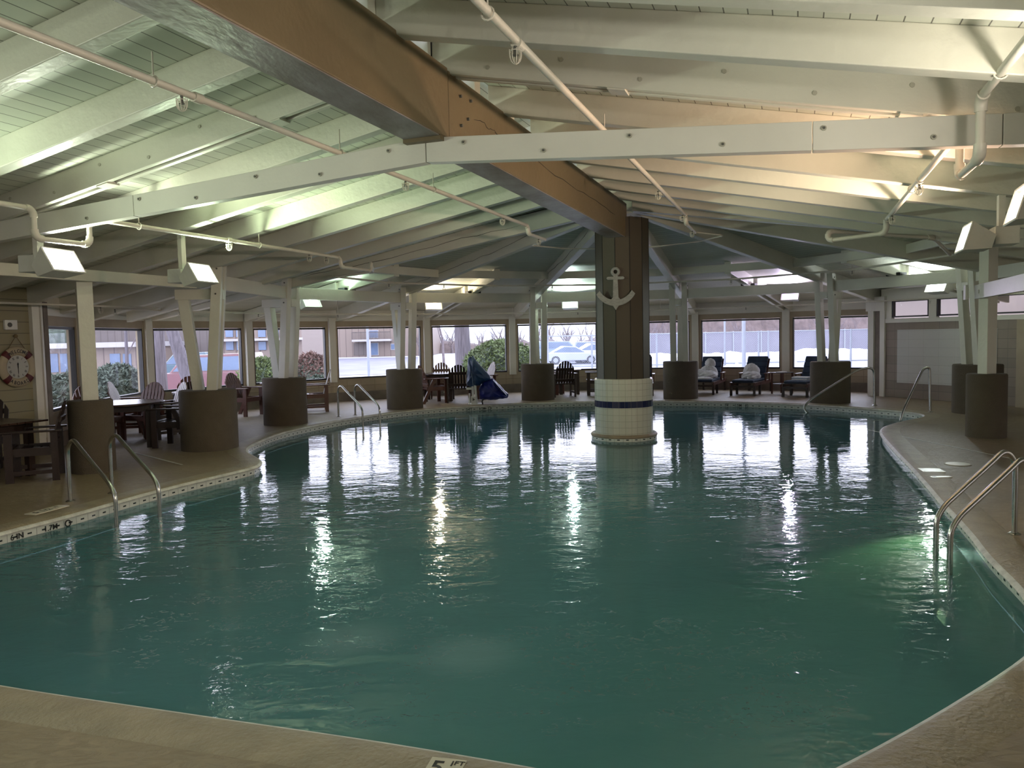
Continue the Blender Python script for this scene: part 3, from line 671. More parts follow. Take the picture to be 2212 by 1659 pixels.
rp = [pol(a, 5.35 / math.cos(R(((a - 10 + 15) % 30) - 15)) * 0.99, 2.87) for a in (-6, 10, 25, 40, 55, 70, 85, 100, 115, 130, 145, 160, 166)]
pipe('thin sprinkler pipe curving under the fanning beams', rp, 0.02, [rp[i] for i in (2, 4, 7, 9, 10)], [(rp[i], 3.0) for i in (2, 4, 8, 10)])
rp2 = [P(0.55, -1.2, 3.31)] + [pol(a, 1.75, 3.33) for a in (150, 120, 90, 60, 30, 0)] + [P(-0.3, 1.2, 3.38)]
pipe('thin sprinkler pipe looping behind the top of the pillar', rp2, 0.013)
rp3 = [pol(a, 8.9, 2.33) for a in (15, 30, 45, 60, 75, 90, 105, 120, 135, 150, 165, 178)] + [P(2.2, -8.0, 2.33), P(9, -7.9, 2.33)]
pipe('thin sprinkler pipe following the window wall', rp3, 0.018, [rp3[i] for i in (1, 3, 5, 7, 8, 9, 10, 11)] + [P(3.5, -7.97, 2.33)], [(rp3[i], 2.7) for i in (2, 4, 6, 8, 10)])

# ------------------------------------------------------------------ flood lamps
def flood(loc, az, tilt, colr, es, pw, zt, label, width=0.42):
    """box flood lamp; aims along az (deg), tilted up"""
    t = thing('flood_lamp', label, 'lamp', loc, R(az), 'flood lamps hung under the roof')
    ry = Matrix.Rotation(-R(tilt), 3, 'Y')
    w = width / 2
    def q(v): return ry @ Vector(v)
    # flared trough: back (narrow) to mouth (wide), local +x is the aim
    bk = [(-0.10, -w * .8, -0.06), (-0.10, w * .8, -0.06), (-0.10, w * .8, 0.06), (-0.10, -w * .8, 0.06)]
    mo = [(0.12, -w, -0.13), (0.12, w, -0.13), (0.12, w, 0.13), (0.12, -w, 0.13)]
    mb = MB(); mb.norecalc = True
    mb.add([q(v) for v in bk + mo], [(0, 1, 2, 3), (0, 4, 5, 1), (1, 5, 6, 2), (2, 6, 7, 3), (3, 7, 4, 0)])
    o = mb.obj('housing', M['alum'], t); sd = o.modifiers.new('s', 'SOLIDIFY'); sd.thickness = 0.008
    mb = MB()
    for a, b in zip(mo, mo[1:] + mo[:1]): mb.tube([q(a), q(b)], 0.009, 6)
    mb.obj('rim', M['alum'], t)
    mb = MB(); mb.norecalc = True; g = 0.094
    mb.quad(q((g, -w * .94, -0.112)), q((g, w * .94, -0.112)), q((g, w * .94, 0.112)), q((g, -w * .94, 0.112)))
    gm = emit('lamp_glass', colr, es); mb.obj('lens', gm, t)
    mb = MB(); mb.box((-0.22, 0.0, 0.03), (0.2, 0.26, 0.17)); mb.obj('ballast_box', M['alum'], t, bevel=0.006)
    mb = MB(); mb.box((-0.19, 0.0, (0.1 + zt - loc[2]) / 2), (0.055, 0.085, zt - loc[2] - 0.1)); mb.obj('stem', M['white2'], t)
    ld = bpy.data.lights.new('flood_beam', 'SPOT'); ld.energy = pw; ld.color = colr; ld.spot_size = R(150); ld.spot_blend = 0.7; ld.shadow_soft_size = 0.08
    lo = bpy.data.objects.new('flood_beam', ld); col.objects.link(lo); lo.parent = t
    lo.location = q((0.16, 0, 0)); lo.rotation_euler = (ry @ Matrix.Rotation(-PI / 2, 3, 'Y')).to_euler()
    return t
GRN, WHT, VIO, ORG, COOL = (0.80, 1.0, 0.66), (0.95, 1.0, 0.98), (0.80, 0.72, 1.0), (1.0, 0.66, 0.42), (0.84, 0.92, 1.0)
PW = 1.6
LAMPS = [((-4.62, 7.98, 2.50), -12, 30, (0.78, 0.70, 1.0), 6, 95, 2.84, 'flood lamp with a violet glow nearest the left edge', (0.86, 0.95, 0.72)),
         ((-3.92, 9.80, 2.50), -14, 30, (0.93, 0.93, 1.0), 8, 110, 3.08, 'flood lamp hung left of the V-shaped column', (0.80, 1.0, 0.66)),
         ((-4.35, 16.9, 2.46), -40, 30, (0.62, 1.0, 0.78), 2.2, 100, 2.76, 'green tinted flood lamp right of the second drum column', (0.72, 1.0, 0.84)),
         ((-1.98, 19.95, 2.47), -72, 25, (1.0, 0.80, 0.55), 3.5, 90, 2.66, 'warm orange flood lamp above the blue covered lift', (1.0, 0.84, 0.62)),
         ((1.63, 21.3, 2.47), -94, 25, (0.72, 1.0, 0.90), 3.5, 100, 2.62, 'white-green flood lamp just left of the pillar', (0.80, 1.0, 0.93)),
         ((7.05, 19.6, 2.50), -125, 25, (0.80, 0.55, 1.0), 2.6, 100, 2.66, 'violet flood lamp above the loungers', (0.83, 0.70, 1.0)),
         ((9.0, 16.4, 2.47), -150, 30, (0.95, 1.0, 1.0), 12, 90, 2.72, 'bright white flood lamp left of the leaning right column', (0.9, 1.0, 1.0)),
         ((4.45, 7.45, 2.50), 160, 16, (1.0, 0.97, 0.90), 9, 120, 3.0, 'flood lamp beside the tall right post, seen edge on', (1.0, 0.76, 0.56)),
         ((3.72, 5.55, 2.52), 158, 16, (1.0, 0.80, 0.66), 8, 100, 3.05, 'peach flood lamp at the right edge of the view', (1.0, 0.64, 0.44))]
for loc, az, ti, ec, es, pw, zt, lb, lc in LAMPS:
    t = flood(loc, az, ti, ec, es, pw * PW, zt, lb)
    for ch in t.children:
        if ch.type == 'LIGHT': ch.data.color = lc
# lamps of the same kind on the unseen half of the hall, behind the camera
for k_, (t_, d_, az, c_, e_) in enumerate(((9.3, -4.3, -16, (0.84, 1.0, 0.74), 48), (11.4, -4.3, -16, (0.90, 1.0, 0.80), 55), (13.5, -4.3, -16, (0.90, 1.0, 0.80), 55),
                           (9.0, 4.3, 152, (1.0, 0.90, 0.76), 34), (11.2, 4.3, 152, (1.0, 0.95, 0.84), 55), (13.4, 4.3, 152, (1.0, 0.95, 0.84), 55))):
    q = P(t_, d_, 2.5); flood(q, az, 22, c_, 8, e_ * PW, zg(d_), 'flood lamp outside the frame on the %s side, %s from the viewer' % ('left' if d_ < 0 else 'right', ('nearest', 'second', 'farthest')[(k_ % 3)]))

# ------------------------------------------------------------------ window wall
V = [(-7.45, 12.20), (-7.93, 14.30), (-8.00, 17.10), (-6.57, 19.43), (-4.90, 21.23), (-2.46, 22.62), (0.03, 23.42), (2.76, 23.55), (5.44, 22.98), (7.69, 21.75), (9.63, 20.40)]
ORDW = 0
for i, (a, b) in enumerate(zip(V, V[1:])):
    a = Vector((a[0], a[1], 0)); b = Vector((b[0], b[1], 0)); d = (b - a); Ln = d.length; d.normalize(); n = Vector((-d.y, d.x, 0))  # outward = left of travel
    if n.dot(a - HUB) < 0: n = -n
    def W(s, o, z): return a + d * s + n * o + Vector((0, 0, z))
    def slab(mb, s0, s1, z0, z1, o0, o1, uv=True):
        vs = [W(s0, o0, z0), W(s1, o0, z0), W(s1, o0, z1), W(s0, o0, z1), W(s0, o1, z0), W(s1, o1, z0), W(s1, o1, z1), W(s0, o1, z1)]
        fs = [(0, 1, 2, 3), (5, 4, 7, 6), (4, 0, 3, 7), (1, 5, 6, 2), (3, 2, 6, 7), (4, 5, 1, 0)]
        U = [(s0, z0), (s1, z0), (s1, z1), (s0, z1)]
        mb.add(vs, fs, [U, U, [(s0, z0), (s0 + .1, z0), (s0 + .1, z1), (s0, z1)], [(s0, z0), (s0 + .1, z0), (s0 + .1, z1), (s0, z1)], U, U])
    mb = MB(); slab(mb, 0, Ln, 0.24, 0.565, 0.0, 0.15); struct(mb.obj('wall_window_bay', M['block']))
    mb = MB(); slab(mb, 0, Ln, 0, 0.24, -0.05, 0.15); struct(mb.obj('baseboard_window_bay', M['curb']))
    mb = MB(); slab(mb, 0.0, Ln, 0.565, 0.60, -0.02, 0.15); slab(mb, 0.09, Ln - 0.09, 2.03, 2.19, -0.0, 0.15)
    slab(mb, 0, 0.17, 0.6, 2.03, 0.0, 0.15); slab(mb, Ln - 0.17, Ln, 0.6, 2.03, 0.0, 0.15); struct(mb.obj('trim_window_surround', M['tan']))
    mb = MB(); slab(mb, 0, Ln, 2.19, 2.56, -0.03, 0.15); struct(mb.obj('wall_window_header', M['white2']))
    wn = thing('window_%d' % (i + 1), None, None); struct(wn)
    mb = MB(); s0, s1, z0, z1, fw = 0.15, Ln - 0.15, 0.60, 2.02, 0.045
    slab(mb, s0, s1, z0, z0 + fw, 0.01, 0.10); slab(mb, s0, s1, z1 - fw, z1, 0.01, 0.10); slab(mb, s0, s0 + fw, z0, z1, 0.01, 0.10); slab(mb, s1 - fw, s1, z0, z1, 0.01, 0.10)
    mb.obj('window_frame', M['black'], wn)
    mb = MB(); mb.norecalc = True; mb.quad(W(s0 + fw, 0.06, z0 + fw), W(s1 - fw, 0.06, z0 + fw), W(s1 - fw, 0.06, z1 - fw), W(s0 + fw, 0.06, z1 - fw)); mb.obj('pane', M['glass'], wn)
for i, (x, y) in enumerate(V[1:-1]):
    d = (Vector((x, y, 0)) - HUB).normalized(); q = Vector((x, y, 0)) - d * 0.05; an_ = math.atan2(d.y, d.x)
    mb = MB(); mb.box(q + Vector((0, 0, 1.40)), (0.10, 0.19, 1.75), Matrix.Rotation(an_, 3, 'Z')); struct(mb.obj('trim_window_post', M['white2'], bevel=0.004))

# left siding wall
def wallrun(name, pa, pb, z0, z1, mat, thick=0.15, side=1):
    a, b = Vector((pa[0], pa[1], 0)), Vector((pb[0], pb[1], 0)); d = (b - a); Ln = d.length; d.normalize(); n = Vector((-d.y, d.x, 0)) * side * thick
    mb = MB(); z = Vector((0, 0, 1))
    vs = [a + z * z0, b + z * z0, b + z * z1, a + z * z1]; vs += [v + n for v in vs]
    U = [(0, z0), (Ln, z0), (Ln, z1), (0, z1)]
    mb.add(vs, [(0, 1, 2, 3), (5, 4, 7, 6), (4, 0, 3, 7), (1, 5, 6, 2), (3, 2, 6, 7), (4, 5, 1, 0)], [U] * 6)
    return struct(mb.obj(name, mat))
wl0 = Vector((-7.47, 12.16, 0)); wl1 = wl0 + AX * 17
wallrun('wall_left', wl0[:2], wl1[:2], 0, 3.2, M['siding'], side=-1)
mb = MB(); mb.box(wl0 + Vector((0.02, 0.02, 1.35)), (0.13, 0.12, 2.7), Matrix.Rotation(R(-20), 3, 'Z')); struct(mb.obj('trim_5', M['white2']))
mb = MB(); mb.box(wl0 + Vector((-0.02, 0.34, 1.2)), (0.10, 0.16, 2.4), Matrix.Rotation(R(10), 3, 'Z')); struct(mb.obj('trim_6', M['curb']))
mb = MB(); mb.box(wl0 + Vector((0.0, 0.20, 1.25)), (0.10, 0.07, 2.5), Matrix.Rotation(R(10), 3, 'Z')); struct(mb.obj('trim_6', M['white2']))
# right walls
A_, B_ = (9.10, 19.15), (10.42, 16.0)
def Rw(s, o=0.0):
    a, b = Vector((A_[0], A_[1], 0)), Vector((B_[0], B_[1], 0)); d = (b - a).normalized(); n = Vector((d.y, -d.x, 0)); n = n if n.x < 0 else -n
    return a + d * s + n * o, d, n
Ct, dR, nR = Rw(9.5)
wallrun('wall_right', A_, Ct[:2], 0, 1.80, M['block2'])
wallrun('wall_right_top', A_, Ct[:2], 2.33, 2.62, M['white2'])
wallrun('wall_right_corner', (9.63, 20.40), A_, 0, 2.6, M['tan'], side=1)
def rbox(name, s0, s1, z0, z1, o0, o1, mat, parent=None):
    q, d, n = Rw((s0 + s1) / 2, (o0 + o1) / 2); mb = MB(); mb.box(q + Vector((0, 0, (z0 + z1) / 2)), (s1 - s0, abs(o1 - o0), z1 - z0), Matrix.Rotation(math.atan2(d.y, d.x), 3, 'Z'))
    return mb.obj(name, mat, parent, bevel=0.003)
struct(rbox('trim_7', -0.35, -0.18, 0, 2.30, -0.1, 0.06, M['white2'])); struct(rbox('trim_8', -0.16, 0.02, 0, 2.2, -0.04, 0.02, M['curb'])); struct(rbox('trim_9', 0.0, 0.14, 0, 2.2, -0.05, 0.05, M['white2']))
struct(rbox('trim_10', 0.0, 9.5, 1.80, 1.90, -0.1, 0.03, M['white2']))
struct(rbox('trim_11', -0.4, 0.16, 2.10, 2.45, -0.1, 0.08, M['white2']))
wins = [(0.30, 1.32), (1.52, 2.52), (2.72, 3.72), (3.92, 4.92), (5.12, 6.12)]
for k, (s0, s1) in enumerate(wins):
    wn = thing('window_%d' % (11 + k), None, None); struct(wn)
    for (a, b, c, d) in ((s0, s1, 1.93, 1.97), (s0, s1, 2.28, 2.33), (s0, s0 + 0.045, 1.93, 2.33), (s1 - 0.045, s1, 1.93, 2.33)): pass
    q, d, n = Rw((s0 + s1) / 2, -0.05); rm = Matrix.Rotation(math.atan2(d.y, d.x), 3, 'Z'); mb = MB(); w = s1 - s0
    for c, sz in (((0, 0, 1.945), (w, 0.08, 0.035)), ((0, 0, 2.315), (w, 0.08, 0.035)), ((-w / 2 + 0.02, 0, 2.13), (0.04, 0.08, 0.40)), ((w / 2 - 0.02, 0, 2.13), (0.04, 0.08, 0.40))):
        mb.box(q + rm @ Vector(c), sz, rm)
    mb.obj('window_frame', M['black'], wn)
    mb = MB(); mb.norecalc = True; e = d * (w / 2 - 0.04); mb.quad(q - e + Vector((0, 0, 1.96)), q + e + Vector((0, 0, 1.96)), q + e + Vector((0, 0, 2.30)), q - e + Vector((0, 0, 2.30))); mb.obj('pane', M['glass'], wn)
gaps = [(-0.1, 0.30)] + [(wins[i][1], wins[i + 1][0]) for i in range(4)] + [(6.12, 9.5)]
for s0, s1 in gaps: struct(rbox('trim_12', s0, s1, 1.90, 2.34, -0.1, 0.0, M['white2']))
struct(rbox('wall_right_panel', 0.48, 2.98, 0.36, 1.63, 0.0, 0.012, M['panel']))
q, d, n = Rw(0, 0.013)
# the panel keeps its own block joints
pn = bpy.data.objects['wall_right_panel']; me = pn.data; ul = me.uv_layers.new(name='UVMap')
for lp in me.loops:
    v = me.vertices[lp.vertex_index].co; ul.data[lp.index].uv = ((Vector((v.x, v.y, 0)) - Rw(0)[0]).dot(dR), v.z)
struct(rbox('wall_right_return', 3.45, 9.5, 0, 1.80, 0.0, 0.10, M['tan']))
for z0, z1 in ((1.02, 1.55), (0.35, 0.83)):
    o = rbox('wall_vent', 3.72, 4.4, z0, z1, 0.10, 0.13, M['dark']); tag(o, 'black louvre panel on the far right wall, %s' % ('upper' if z0 > 0.9 else 'lower'), 'vent')
    rbox('frame', 3.68, 3.73, z0 - 0.04, z1 + 0.04, 0.10, 0.14, M['white2'], o)
# enclosing walls on the unseen side
wallrun('wall_back', (-14, -4.4), (14, -4.4), 0, 3.9, M['tan'], side=-1)
wallrun('wall_right_rear', (Ct.x, Ct.y), (13.9, -4.4), 0, 3.4, M['tan'])

# roof vent
q = pol(52, 4.3, za(4.2) + DA - 0.02); vt = thing('ceiling_vent', 'square louvred vent set in the ceiling boards right of the pillar', 'vent', (q.x, q.y, q.z + 0.0), R(52))
sl = Matrix.Rotation(math.atan(0.156), 3, 'Y')
mb = MB()
for c, s in (((0.32, 0, 0), (0.05, 0.7, 0.03)), ((-0.32, 0, 0), (0.05, 0.7, 0.03)), ((0, 0.33, 0), (0.68, 0.05, 0.03)), ((0, -0.33, 0), (0.68, 0.05, 0.03)), ((0, 0, 0), (0.6, 0.03, 0.03))): mb.box(sl @ Vector(c), s, sl)
mb.obj('frame', M['white2'], vt); mb = MB(); mb.box(sl @ Vector((0, 0, 0.002)), (0.6, 0.62, 0.012), sl); mb.obj('grille', M['bolt'], vt)

# ------------------------------------------------------------------ pool ladders and rails
def smooth_path(pts, k=0.09, m=6):
    pts = [Vector(p) for p in pts]; sm = [pts[0]]
    for a, b, c in zip(pts, pts[1:], pts[2:]):
        kk = min(k, (b - a).length * 0.48, (c - b).length * 0.48); A2, C2 = b + (a - b).normalized() * kk, b + (c - b).normalized() * kk
        for j in range(m + 1): u = j / m; sm.append(A2 * (1 - u) ** 2 + b * 2 * u * (1 - u) + C2 * u * u)
    sm.append(pts[-1]); return sm
def ladder(label, b1, off, ang, sc=1.0, r=0.021):
    """two arched rails with treads; b1 base of first rail, off: vector to the second, ang: heading to the pool"""
    t = thing('pool_ladder', label, 'ladder', (b1[0], b1[1], 0))
    d = Vector((math.cos(R(ang)), math.sin(R(ang)), 0)); o2 = Vector((off[0], off[1], 0))
    prof = [(0, 0), (0, 0.60), (0.16, 0.70), (0.36, 0.60), (1.02, 0.30), (1.13, 0.20), (1.13, -0.88)]
    for o in (Vector((0, 0, 0)), o2):
        sp = smooth_path([o + d * (s * sc) + Vector((0, 0, z)) for s, z in prof], 0.15, 7)
        rl = MB().tube(sp, r, 12).obj('rail', M['steel'], t, smooth=True)
        MB().lathe([(0.048, 0), (0.048, 0.006), (0.03, 0.016), (0.0, 0.016)], 20, c=tuple(o), cap=False).obj('base_flange', M['steel'], rl, smooth=True)
    for z in (-0.28, -0.53, -0.78):
        mb = MB(); mb.beam(d * (1.13 * sc) + Vector((0, 0, z)), o2 + d * (1.13 * sc) + Vector((0, 0, z)), 0.07, 0.025); mb.obj('tread', M['tread'], t)
    return t
ladder('near left stainless pool ladder with two arched rails', (-4.84, 8.39), (0.25, 0.40), -40, 1.0)
ladder('far stainless pool ladder between two drum columns', (-3.83, 17.04), (0.30, 0.34), -50, 0.95)
ladder('near right stainless pool ladder cut by the frame edge', (4.05, 6.22), (-0.10, -0.37), 198, 0.72)
def handrail(label, pts, base):
    t = thing('entry_handrail', label, 'handrail', (base[0], base[1], 0)); b = Vector((base[0], base[1], 0))
    MB().tube([p - b for p in smooth_path(pts, 0.16, 7)], 0.024, 12).obj('rail', M['steel'], t, smooth=True)
    MB().lathe([(0.055, 0), (0.055, 0.006), (0.03, 0.018), (0, 0.018)], 20, cap=False).obj('base_flange', M['steel'], t, smooth=True)
handrail('long stainless handrail sloping into the water in front of the brown drum', [(7.9, 16.89, 0), (7.88, 16.89, 0.84), (7.55, 16.9, 0.80), (6.55, 17.0, 0.16), (6.35, 16.95, -0.02), (6.45, 16.75, -0.2), (7.0, 16.3, -0.38)], (7.9, 16.89))
handrail('shorter stainless handrail at the pool corner before the white panel', [(8.29, 15.36, 0), (8.26, 15.36, 0.90), (8.12, 15.34, 0.86), (7.6, 15.1, 0.02), (7.5, 15.05, -0.35)], (8.29, 15.36))

# underwater lamps
def uwl(label, x, y, z, az, pw, tilt, c=(0.72, 1.0, 0.42), es=14):
    t = thing('underwater_lamp', label, 'lamp', (x, y, z), R(az)); rm = Matrix.Rotation(PI / 2, 4, 'Y')
    mb = MB(); mb.tube([(-0.02, 0, 0), (0.012, 0, 0)], 0.11, 20); mb.obj('rim', M['steel'], t)
    mb = MB(); mb.tube([(0.012, 0, 0), (0.02, 0, 0)], 0.055, 18); mb.obj('lens', emit('uw_glass', (0.85, 1.0, 0.72), es), t)
    ld = bpy.data.lights.new('water_beam', 'SPOT'); ld.energy = pw; ld.color = c; ld.spot_size = R(36); ld.spot_blend = 0.9; ld.shadow_soft_size = 0.06
    lo = bpy.data.objects.new('water_beam', ld); col.objects.link(lo); lo.parent = t; lo.location = (0.05, 0, 0); lo.rotation_euler = (0, -PI / 2 - R(tilt), 0)
uwl('glowing round underwater lamp in the right pool wall', 4.06, 7.22, -0.44, 229, 330, 9, (0.78, 1.0, 0.45))
uwl('round underwater lamp hidden behind the left pool bend', -3.98, 12.0, -0.5, 10, 60, 4, (0.6, 1.0, 0.8), 3)

# ------------------------------------------------------------------ deck fittings and depth markers
def on_deck(name, label, cat, cx, cy, xd, w, h, texts, group=None):
    fr = frame((cx, cy, 0.005), (xd[0], xd[1], 0), (-xd[1], xd[0], 0)); t = thing(name, label, cat, (0, 0, 0), 0, group)
    mb = MB(); mb.prism([(-w / 2, -h / 2), (w / 2, -h / 2), (w / 2, h / 2), (-w / 2, h / 2)], 0.008, fr); mb.obj('tile', M['marker'], t)
    for (body, size, x, y) in texts:
        mb = MB()
        if body == '@':
            for rr in (size,):
                pts = [fr @ Vector((x + rr * math.cos(2 * PI * k / 24), y + rr * math.sin(2 * PI * k / 24), 0.005)) for k in range(25)]; mb.tube(pts, 0.0035, 5, False)
            mb.tube([fr @ Vector((x - rr * .7, y + rr * .7, 0.005)), fr @ Vector((x + rr * .7, y - rr * .7, 0.005))], 0.003, 5)
            mb.tube([fr @ Vector((x - rr * .5, y - rr * .2, 0.005)), fr @ Vector((x + rr * .1, y, 0.005)), fr @ Vector((x + rr * .4, y + rr * .45, 0.005))], 0.003, 5)
        else:
            v, f = textmesh(body, size, fr @ Matrix.Translation((x, y, 0.005)), 0.0006); mb.add(v, f)
        mb.norecalc = True; mb.obj('lettering', M['ink'], t)
xd = Vector((0.13, -0.03)).normalized()
on_deck('depth_marker', 'depth tile reading 5 1/2 FT at the bottom frame edge', 'sign', -0.300, 2.955, xd, 0.145, 0.145, [('5', 0.12, -0.032, 0.0), ('1', 0.052, 0.022, 0.035), ('FT', 0.040, 0.050, 0.042), ('2', 0.052, 0.022, -0.03)])
on_deck('depth_marker', 'depth tile with 1.7 M and a no diving ring by the right ladder', 'sign', 3.78, 5.45, (0.10, 0.995), 0.30, 0.15, [('1.7', 0.10, -0.07, 0.0), ('M', 0.04, 0.03, -0.02), ('@', 0.045, 0.095, 0.012)])
on_deck('depth_marker', 'second depth tile nearer the right frame edge', 'sign', 3.80, 5.13, (0.10, 0.995), 0.28, 0.15, [('5 1/2', 0.085, -0.03, 0.0), ('FT', 0.035, 0.10, 0.02)])
on_deck('depth_marker', 'worn depth tile on the left deck edge', 'sign', -4.83, 7.95, (0.27, 0.96), 0.42, 0.14, [('5 1/2', 0.10, -0.06, 0.0), ('FT', 0.05, 0.13, 0.02)])
def band_text(name, label, x, y, items):
    i = min(range(NO), key=lambda k: (OUT[k] - Vector((x, y))).length); n = NRM[i]; o = OUT[i]
    fr = frame((o.x + n.x * 0.012, o.y + n.y * 0.012, -0.088), (n.y, -n.x, 0), (0, 0, 1)); mb = MB()
    for body, size, xx in items:
        if body == '@':
            mb.tube([fr @ Vector((xx + size * math.cos(2 * PI * k / 20), size * math.sin(2 * PI * k / 20), 0)) for k in range(21)], 0.006, 5, False)
        else: v, f = textmesh(body, size, fr @ Matrix.Translation((xx, 0, 0)), 0.001); mb.add(v, f)
    mb.norecalc = True
    tag(mb.obj(name, M['ink']), label, 'sign', 'black depth lettering on the waterline tiles')
band_text('waterline_lettering', 'black depth lettering on the waterline tile beside the near left ladder', -4.62, 7.35, [('5 FT', 0.075, -0.45), ('6 IN', 0.075, -0.2), ('1.7M', 0.075, 0.15), ('@', 0.03, 0.34)])
band_text('waterline_lettering', 'black depth lettering on the waterline tile below the blue covered lift', -0.75, 19.05, [('5 FT', 0.085, -0.35), ('1.5M', 0.085, 0.0), ('@', 0.035, 0.2)])
band_text('waterline_lettering', 'black depth lettering on the waterline tile in front of the loungers', 5.35, 18.5, [('5 FT', 0.085, -0.3), ('1.5M', 0.085, 0.0), ('@', 0.035, 0.2)])
t = thing('skimmer_cover', 'round pale skimmer lid set in the right deck', 'lid', (5.45, 9.46, 0)); MB().lathe([(0.135, 0), (0.135, 0.008), (0.0, 0.008)], 28, cap=False).obj('lid', M['marker'], t); MB().lathe([(0.15, 0), (0.15, 0.005), (0.136, 0.005)], 28, cap=False).obj('rim', M['coping'], t)
on_deck('skimmer_plate', 'larger of two pale square plates in the right deck', 'plate', 4.92, 9.08, (0.9, -0.2), 0.24, 0.24, [])
on_deck('skimmer_plate', 'narrow pale plate with a dark end in the right deck', 'plate', 4.80, 8.66, (1, 0), 0.22, 0.08, [('-', 0.16, -0.07, 0.02)])

# ------------------------------------------------------------------ tables and chairs
def make_chair(label, loc, ang, slanted, wood='wood', back='wood', group='slatted wooden armchairs round the tables'):
    t = thing('slatted_armchair', label, 'chair', (loc[0], loc[1], 0), R(ang), group); w = M[wood]
    mb = MB()
    for k in range(6):
        x = 0.24 - k * 0.092; z = 0.42 - 0.05 * (k / 5) ** 0.7; mb.box((x, 0, z), (0.074, 0.52, 0.02), Matrix.Rotation(-0.07, 3, 'Y'))
    mb.obj('seat', w, t)
    lean = math.tan(R(17)); mb = MB()
    for k in range(7):
        y = (k - 3) * 0.074; top = 0.985 - 0.22 * (abs(k - 3) / 3.2) ** 2; b0 = 0.34
        x0 = -0.20; xb = x0 - lean * (top - b0)
        def at(z): return 0.985 - 0.21 * (abs(z) / 0.25) ** 2.2
        hw = 0.0275; vs = []
        for sx in (-0.01, 0.01):
            for yy in (y - hw, y + hw): vs.append((x0 + sx, yy, b0))
            for yy in (y + hw, y, y - hw): zt = at(yy); vs.append((x0 + sx - lean * (zt - b0), yy, zt))
        mb.add(vs, [(0, 1, 2, 3, 4), (9, 8, 7, 6, 5), (0, 5, 6, 1), (1, 6, 7, 2), (2, 7, 8, 3), (3, 8, 9, 4), (4, 9, 5, 0)])
    mb.obj('backrest', M[back], t)
    mb = MB()
    for z in (0.46, 0.76): mb.box((-0.225 - lean * (z - 0.34), 0, z), (0.025, 0.54 if z < .6 else 0.46, 0.07), Matrix.Rotation(-R(17), 3, 'Y'))
    mb.obj('back_rail', w, t)
    for s in (-1, 1):
        mb = MB(); mb.post((0.22, s * 0.285, 0), (0.22, s * 0.285, 0.62), 0.09, 0.035); mb.obj('leg', w, t)
        mb = MB()
        if slanted: mb.post((-0.40, s * 0.285, 0), (-0.10, s * 0.285, 0.62), 0.085, 0.035)
        else: mb.post((-0.28, s * 0.285, 0), (-0.28, s * 0.285, 0.62), 0.08, 0.035)
        mb.obj('leg', w, t)
        mb = MB(); mb.box((-0.03, s * 0.30, 0.633), (0.68, 0.10, 0.024)); mb.obj('armrest', w, t, bevel=0.008)
        mb = MB(); mb.box((-0.02, s * 0.262, 0.375), (0.56, 0.025, 0.10)); mb.obj('side_rail', w, t)
        if not slanted: mb = MB(); mb.box((-0.03, s * 0.285, 0.12), (0.5, 0.025, 0.05)); mb.obj('stretcher', w, t)
    mb = MB(); mb.box((0.235, 0, 0.375), (0.025, 0.53, 0.09)); mb.obj('front_rail', w, t)
    return t
def make_table(label, loc, ang, r, square=False, h=0.73):
    t = thing('patio_table', label, 'table', (loc[0], loc[1], 0), R(ang), 'dark wooden tables round the pool')
    if square:
        mb = MB()
        for k in range(9): mb.box(((k - 4) * r * 2 / 9, 0, h - 0.012), (r * 2 / 9 - 0.012, r * 2, 0.024))
        mb.obj('tabletop', M['wood_t'], t)
    else:
        MB().lathe([(r - 0.02, h - 0.035), (r, h - 0.025), (r, h - 0.006), (r - 0.01, h)], 40).obj('tabletop', M['wood_t'], t)
    mb = MB(); q = r * 0.66
    for s in (-1, 1): mb.box((s * q, 0, h - 0.085), (0.03, 2 * q, 0.10)); mb.box((0, s * q, h - 0.085), (2 * q, 0.03, 0.10))
    mb.obj('apron', M['wood_d'], t)
    for sx in (-1, 1):
        for sy in (-1, 1): mb = MB(); mb.box((sx * q, sy * q, (h - 0.03) / 2), (0.085, 0.085, h - 0.03)); mb.obj('leg', M['wood_d'], t)
    return t
make_table('square slatted dark table cut by the left frame edge', (-6.78, 9.95), 70, 0.50, True)
make_chair('dark slatted armchair seen from the side below the life ring clock', (-6.16, 9.90), 204, False, 'wood_d', 'wood_d')
make_chair('dark armchair behind the slatted table at the left frame edge', (-7.52, 10.95), -75, False, 'wood_d', 'wood_d')
make_table('round dark table partly hidden by the slim left drum', (-6.52, 12.95), 20, 0.66)
make_chair('dark armchair tucked behind the V-shaped column, facing the round table', (-5.58, 12.80), 180, True, 'wood_d', 'wood_d')
make_chair('red-brown armchair showing beside the square left post', (-7.22, 13.55), -25, True)
make_chair('red-brown arch-backed armchair on the far side of the near round table', (-6.72, 14.02), -105, True)
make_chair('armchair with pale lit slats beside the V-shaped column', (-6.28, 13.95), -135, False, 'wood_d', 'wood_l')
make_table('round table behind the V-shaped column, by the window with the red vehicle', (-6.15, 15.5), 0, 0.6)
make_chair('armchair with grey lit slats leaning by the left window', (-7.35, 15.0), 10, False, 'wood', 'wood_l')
make_chair('red-brown arch-backed armchair in front of the red vehicle outside', (-6.75, 16.3), -65, False)
make_chair('armchair hidden behind the V-shaped column with only its top showing', (-5.95, 14.75), 95, False, 'wood_d', 'wood_d')
make_table('round table between two armchairs left of the far ladder', (-5.35, 18.15), 10, 0.52)
make_chair('red-brown armchair with slanted legs facing right by the brick window bay', (-6.12, 17.78), -20, True)
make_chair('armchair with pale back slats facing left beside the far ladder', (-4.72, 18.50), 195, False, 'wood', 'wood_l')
make_chair('red-brown armchair behind the round table, its top showing above the second drum', (-5.5, 19.05), -80, False)
make_table('round table left of the blue covered lift', (-1.95, 20.85), 0, 0.5)
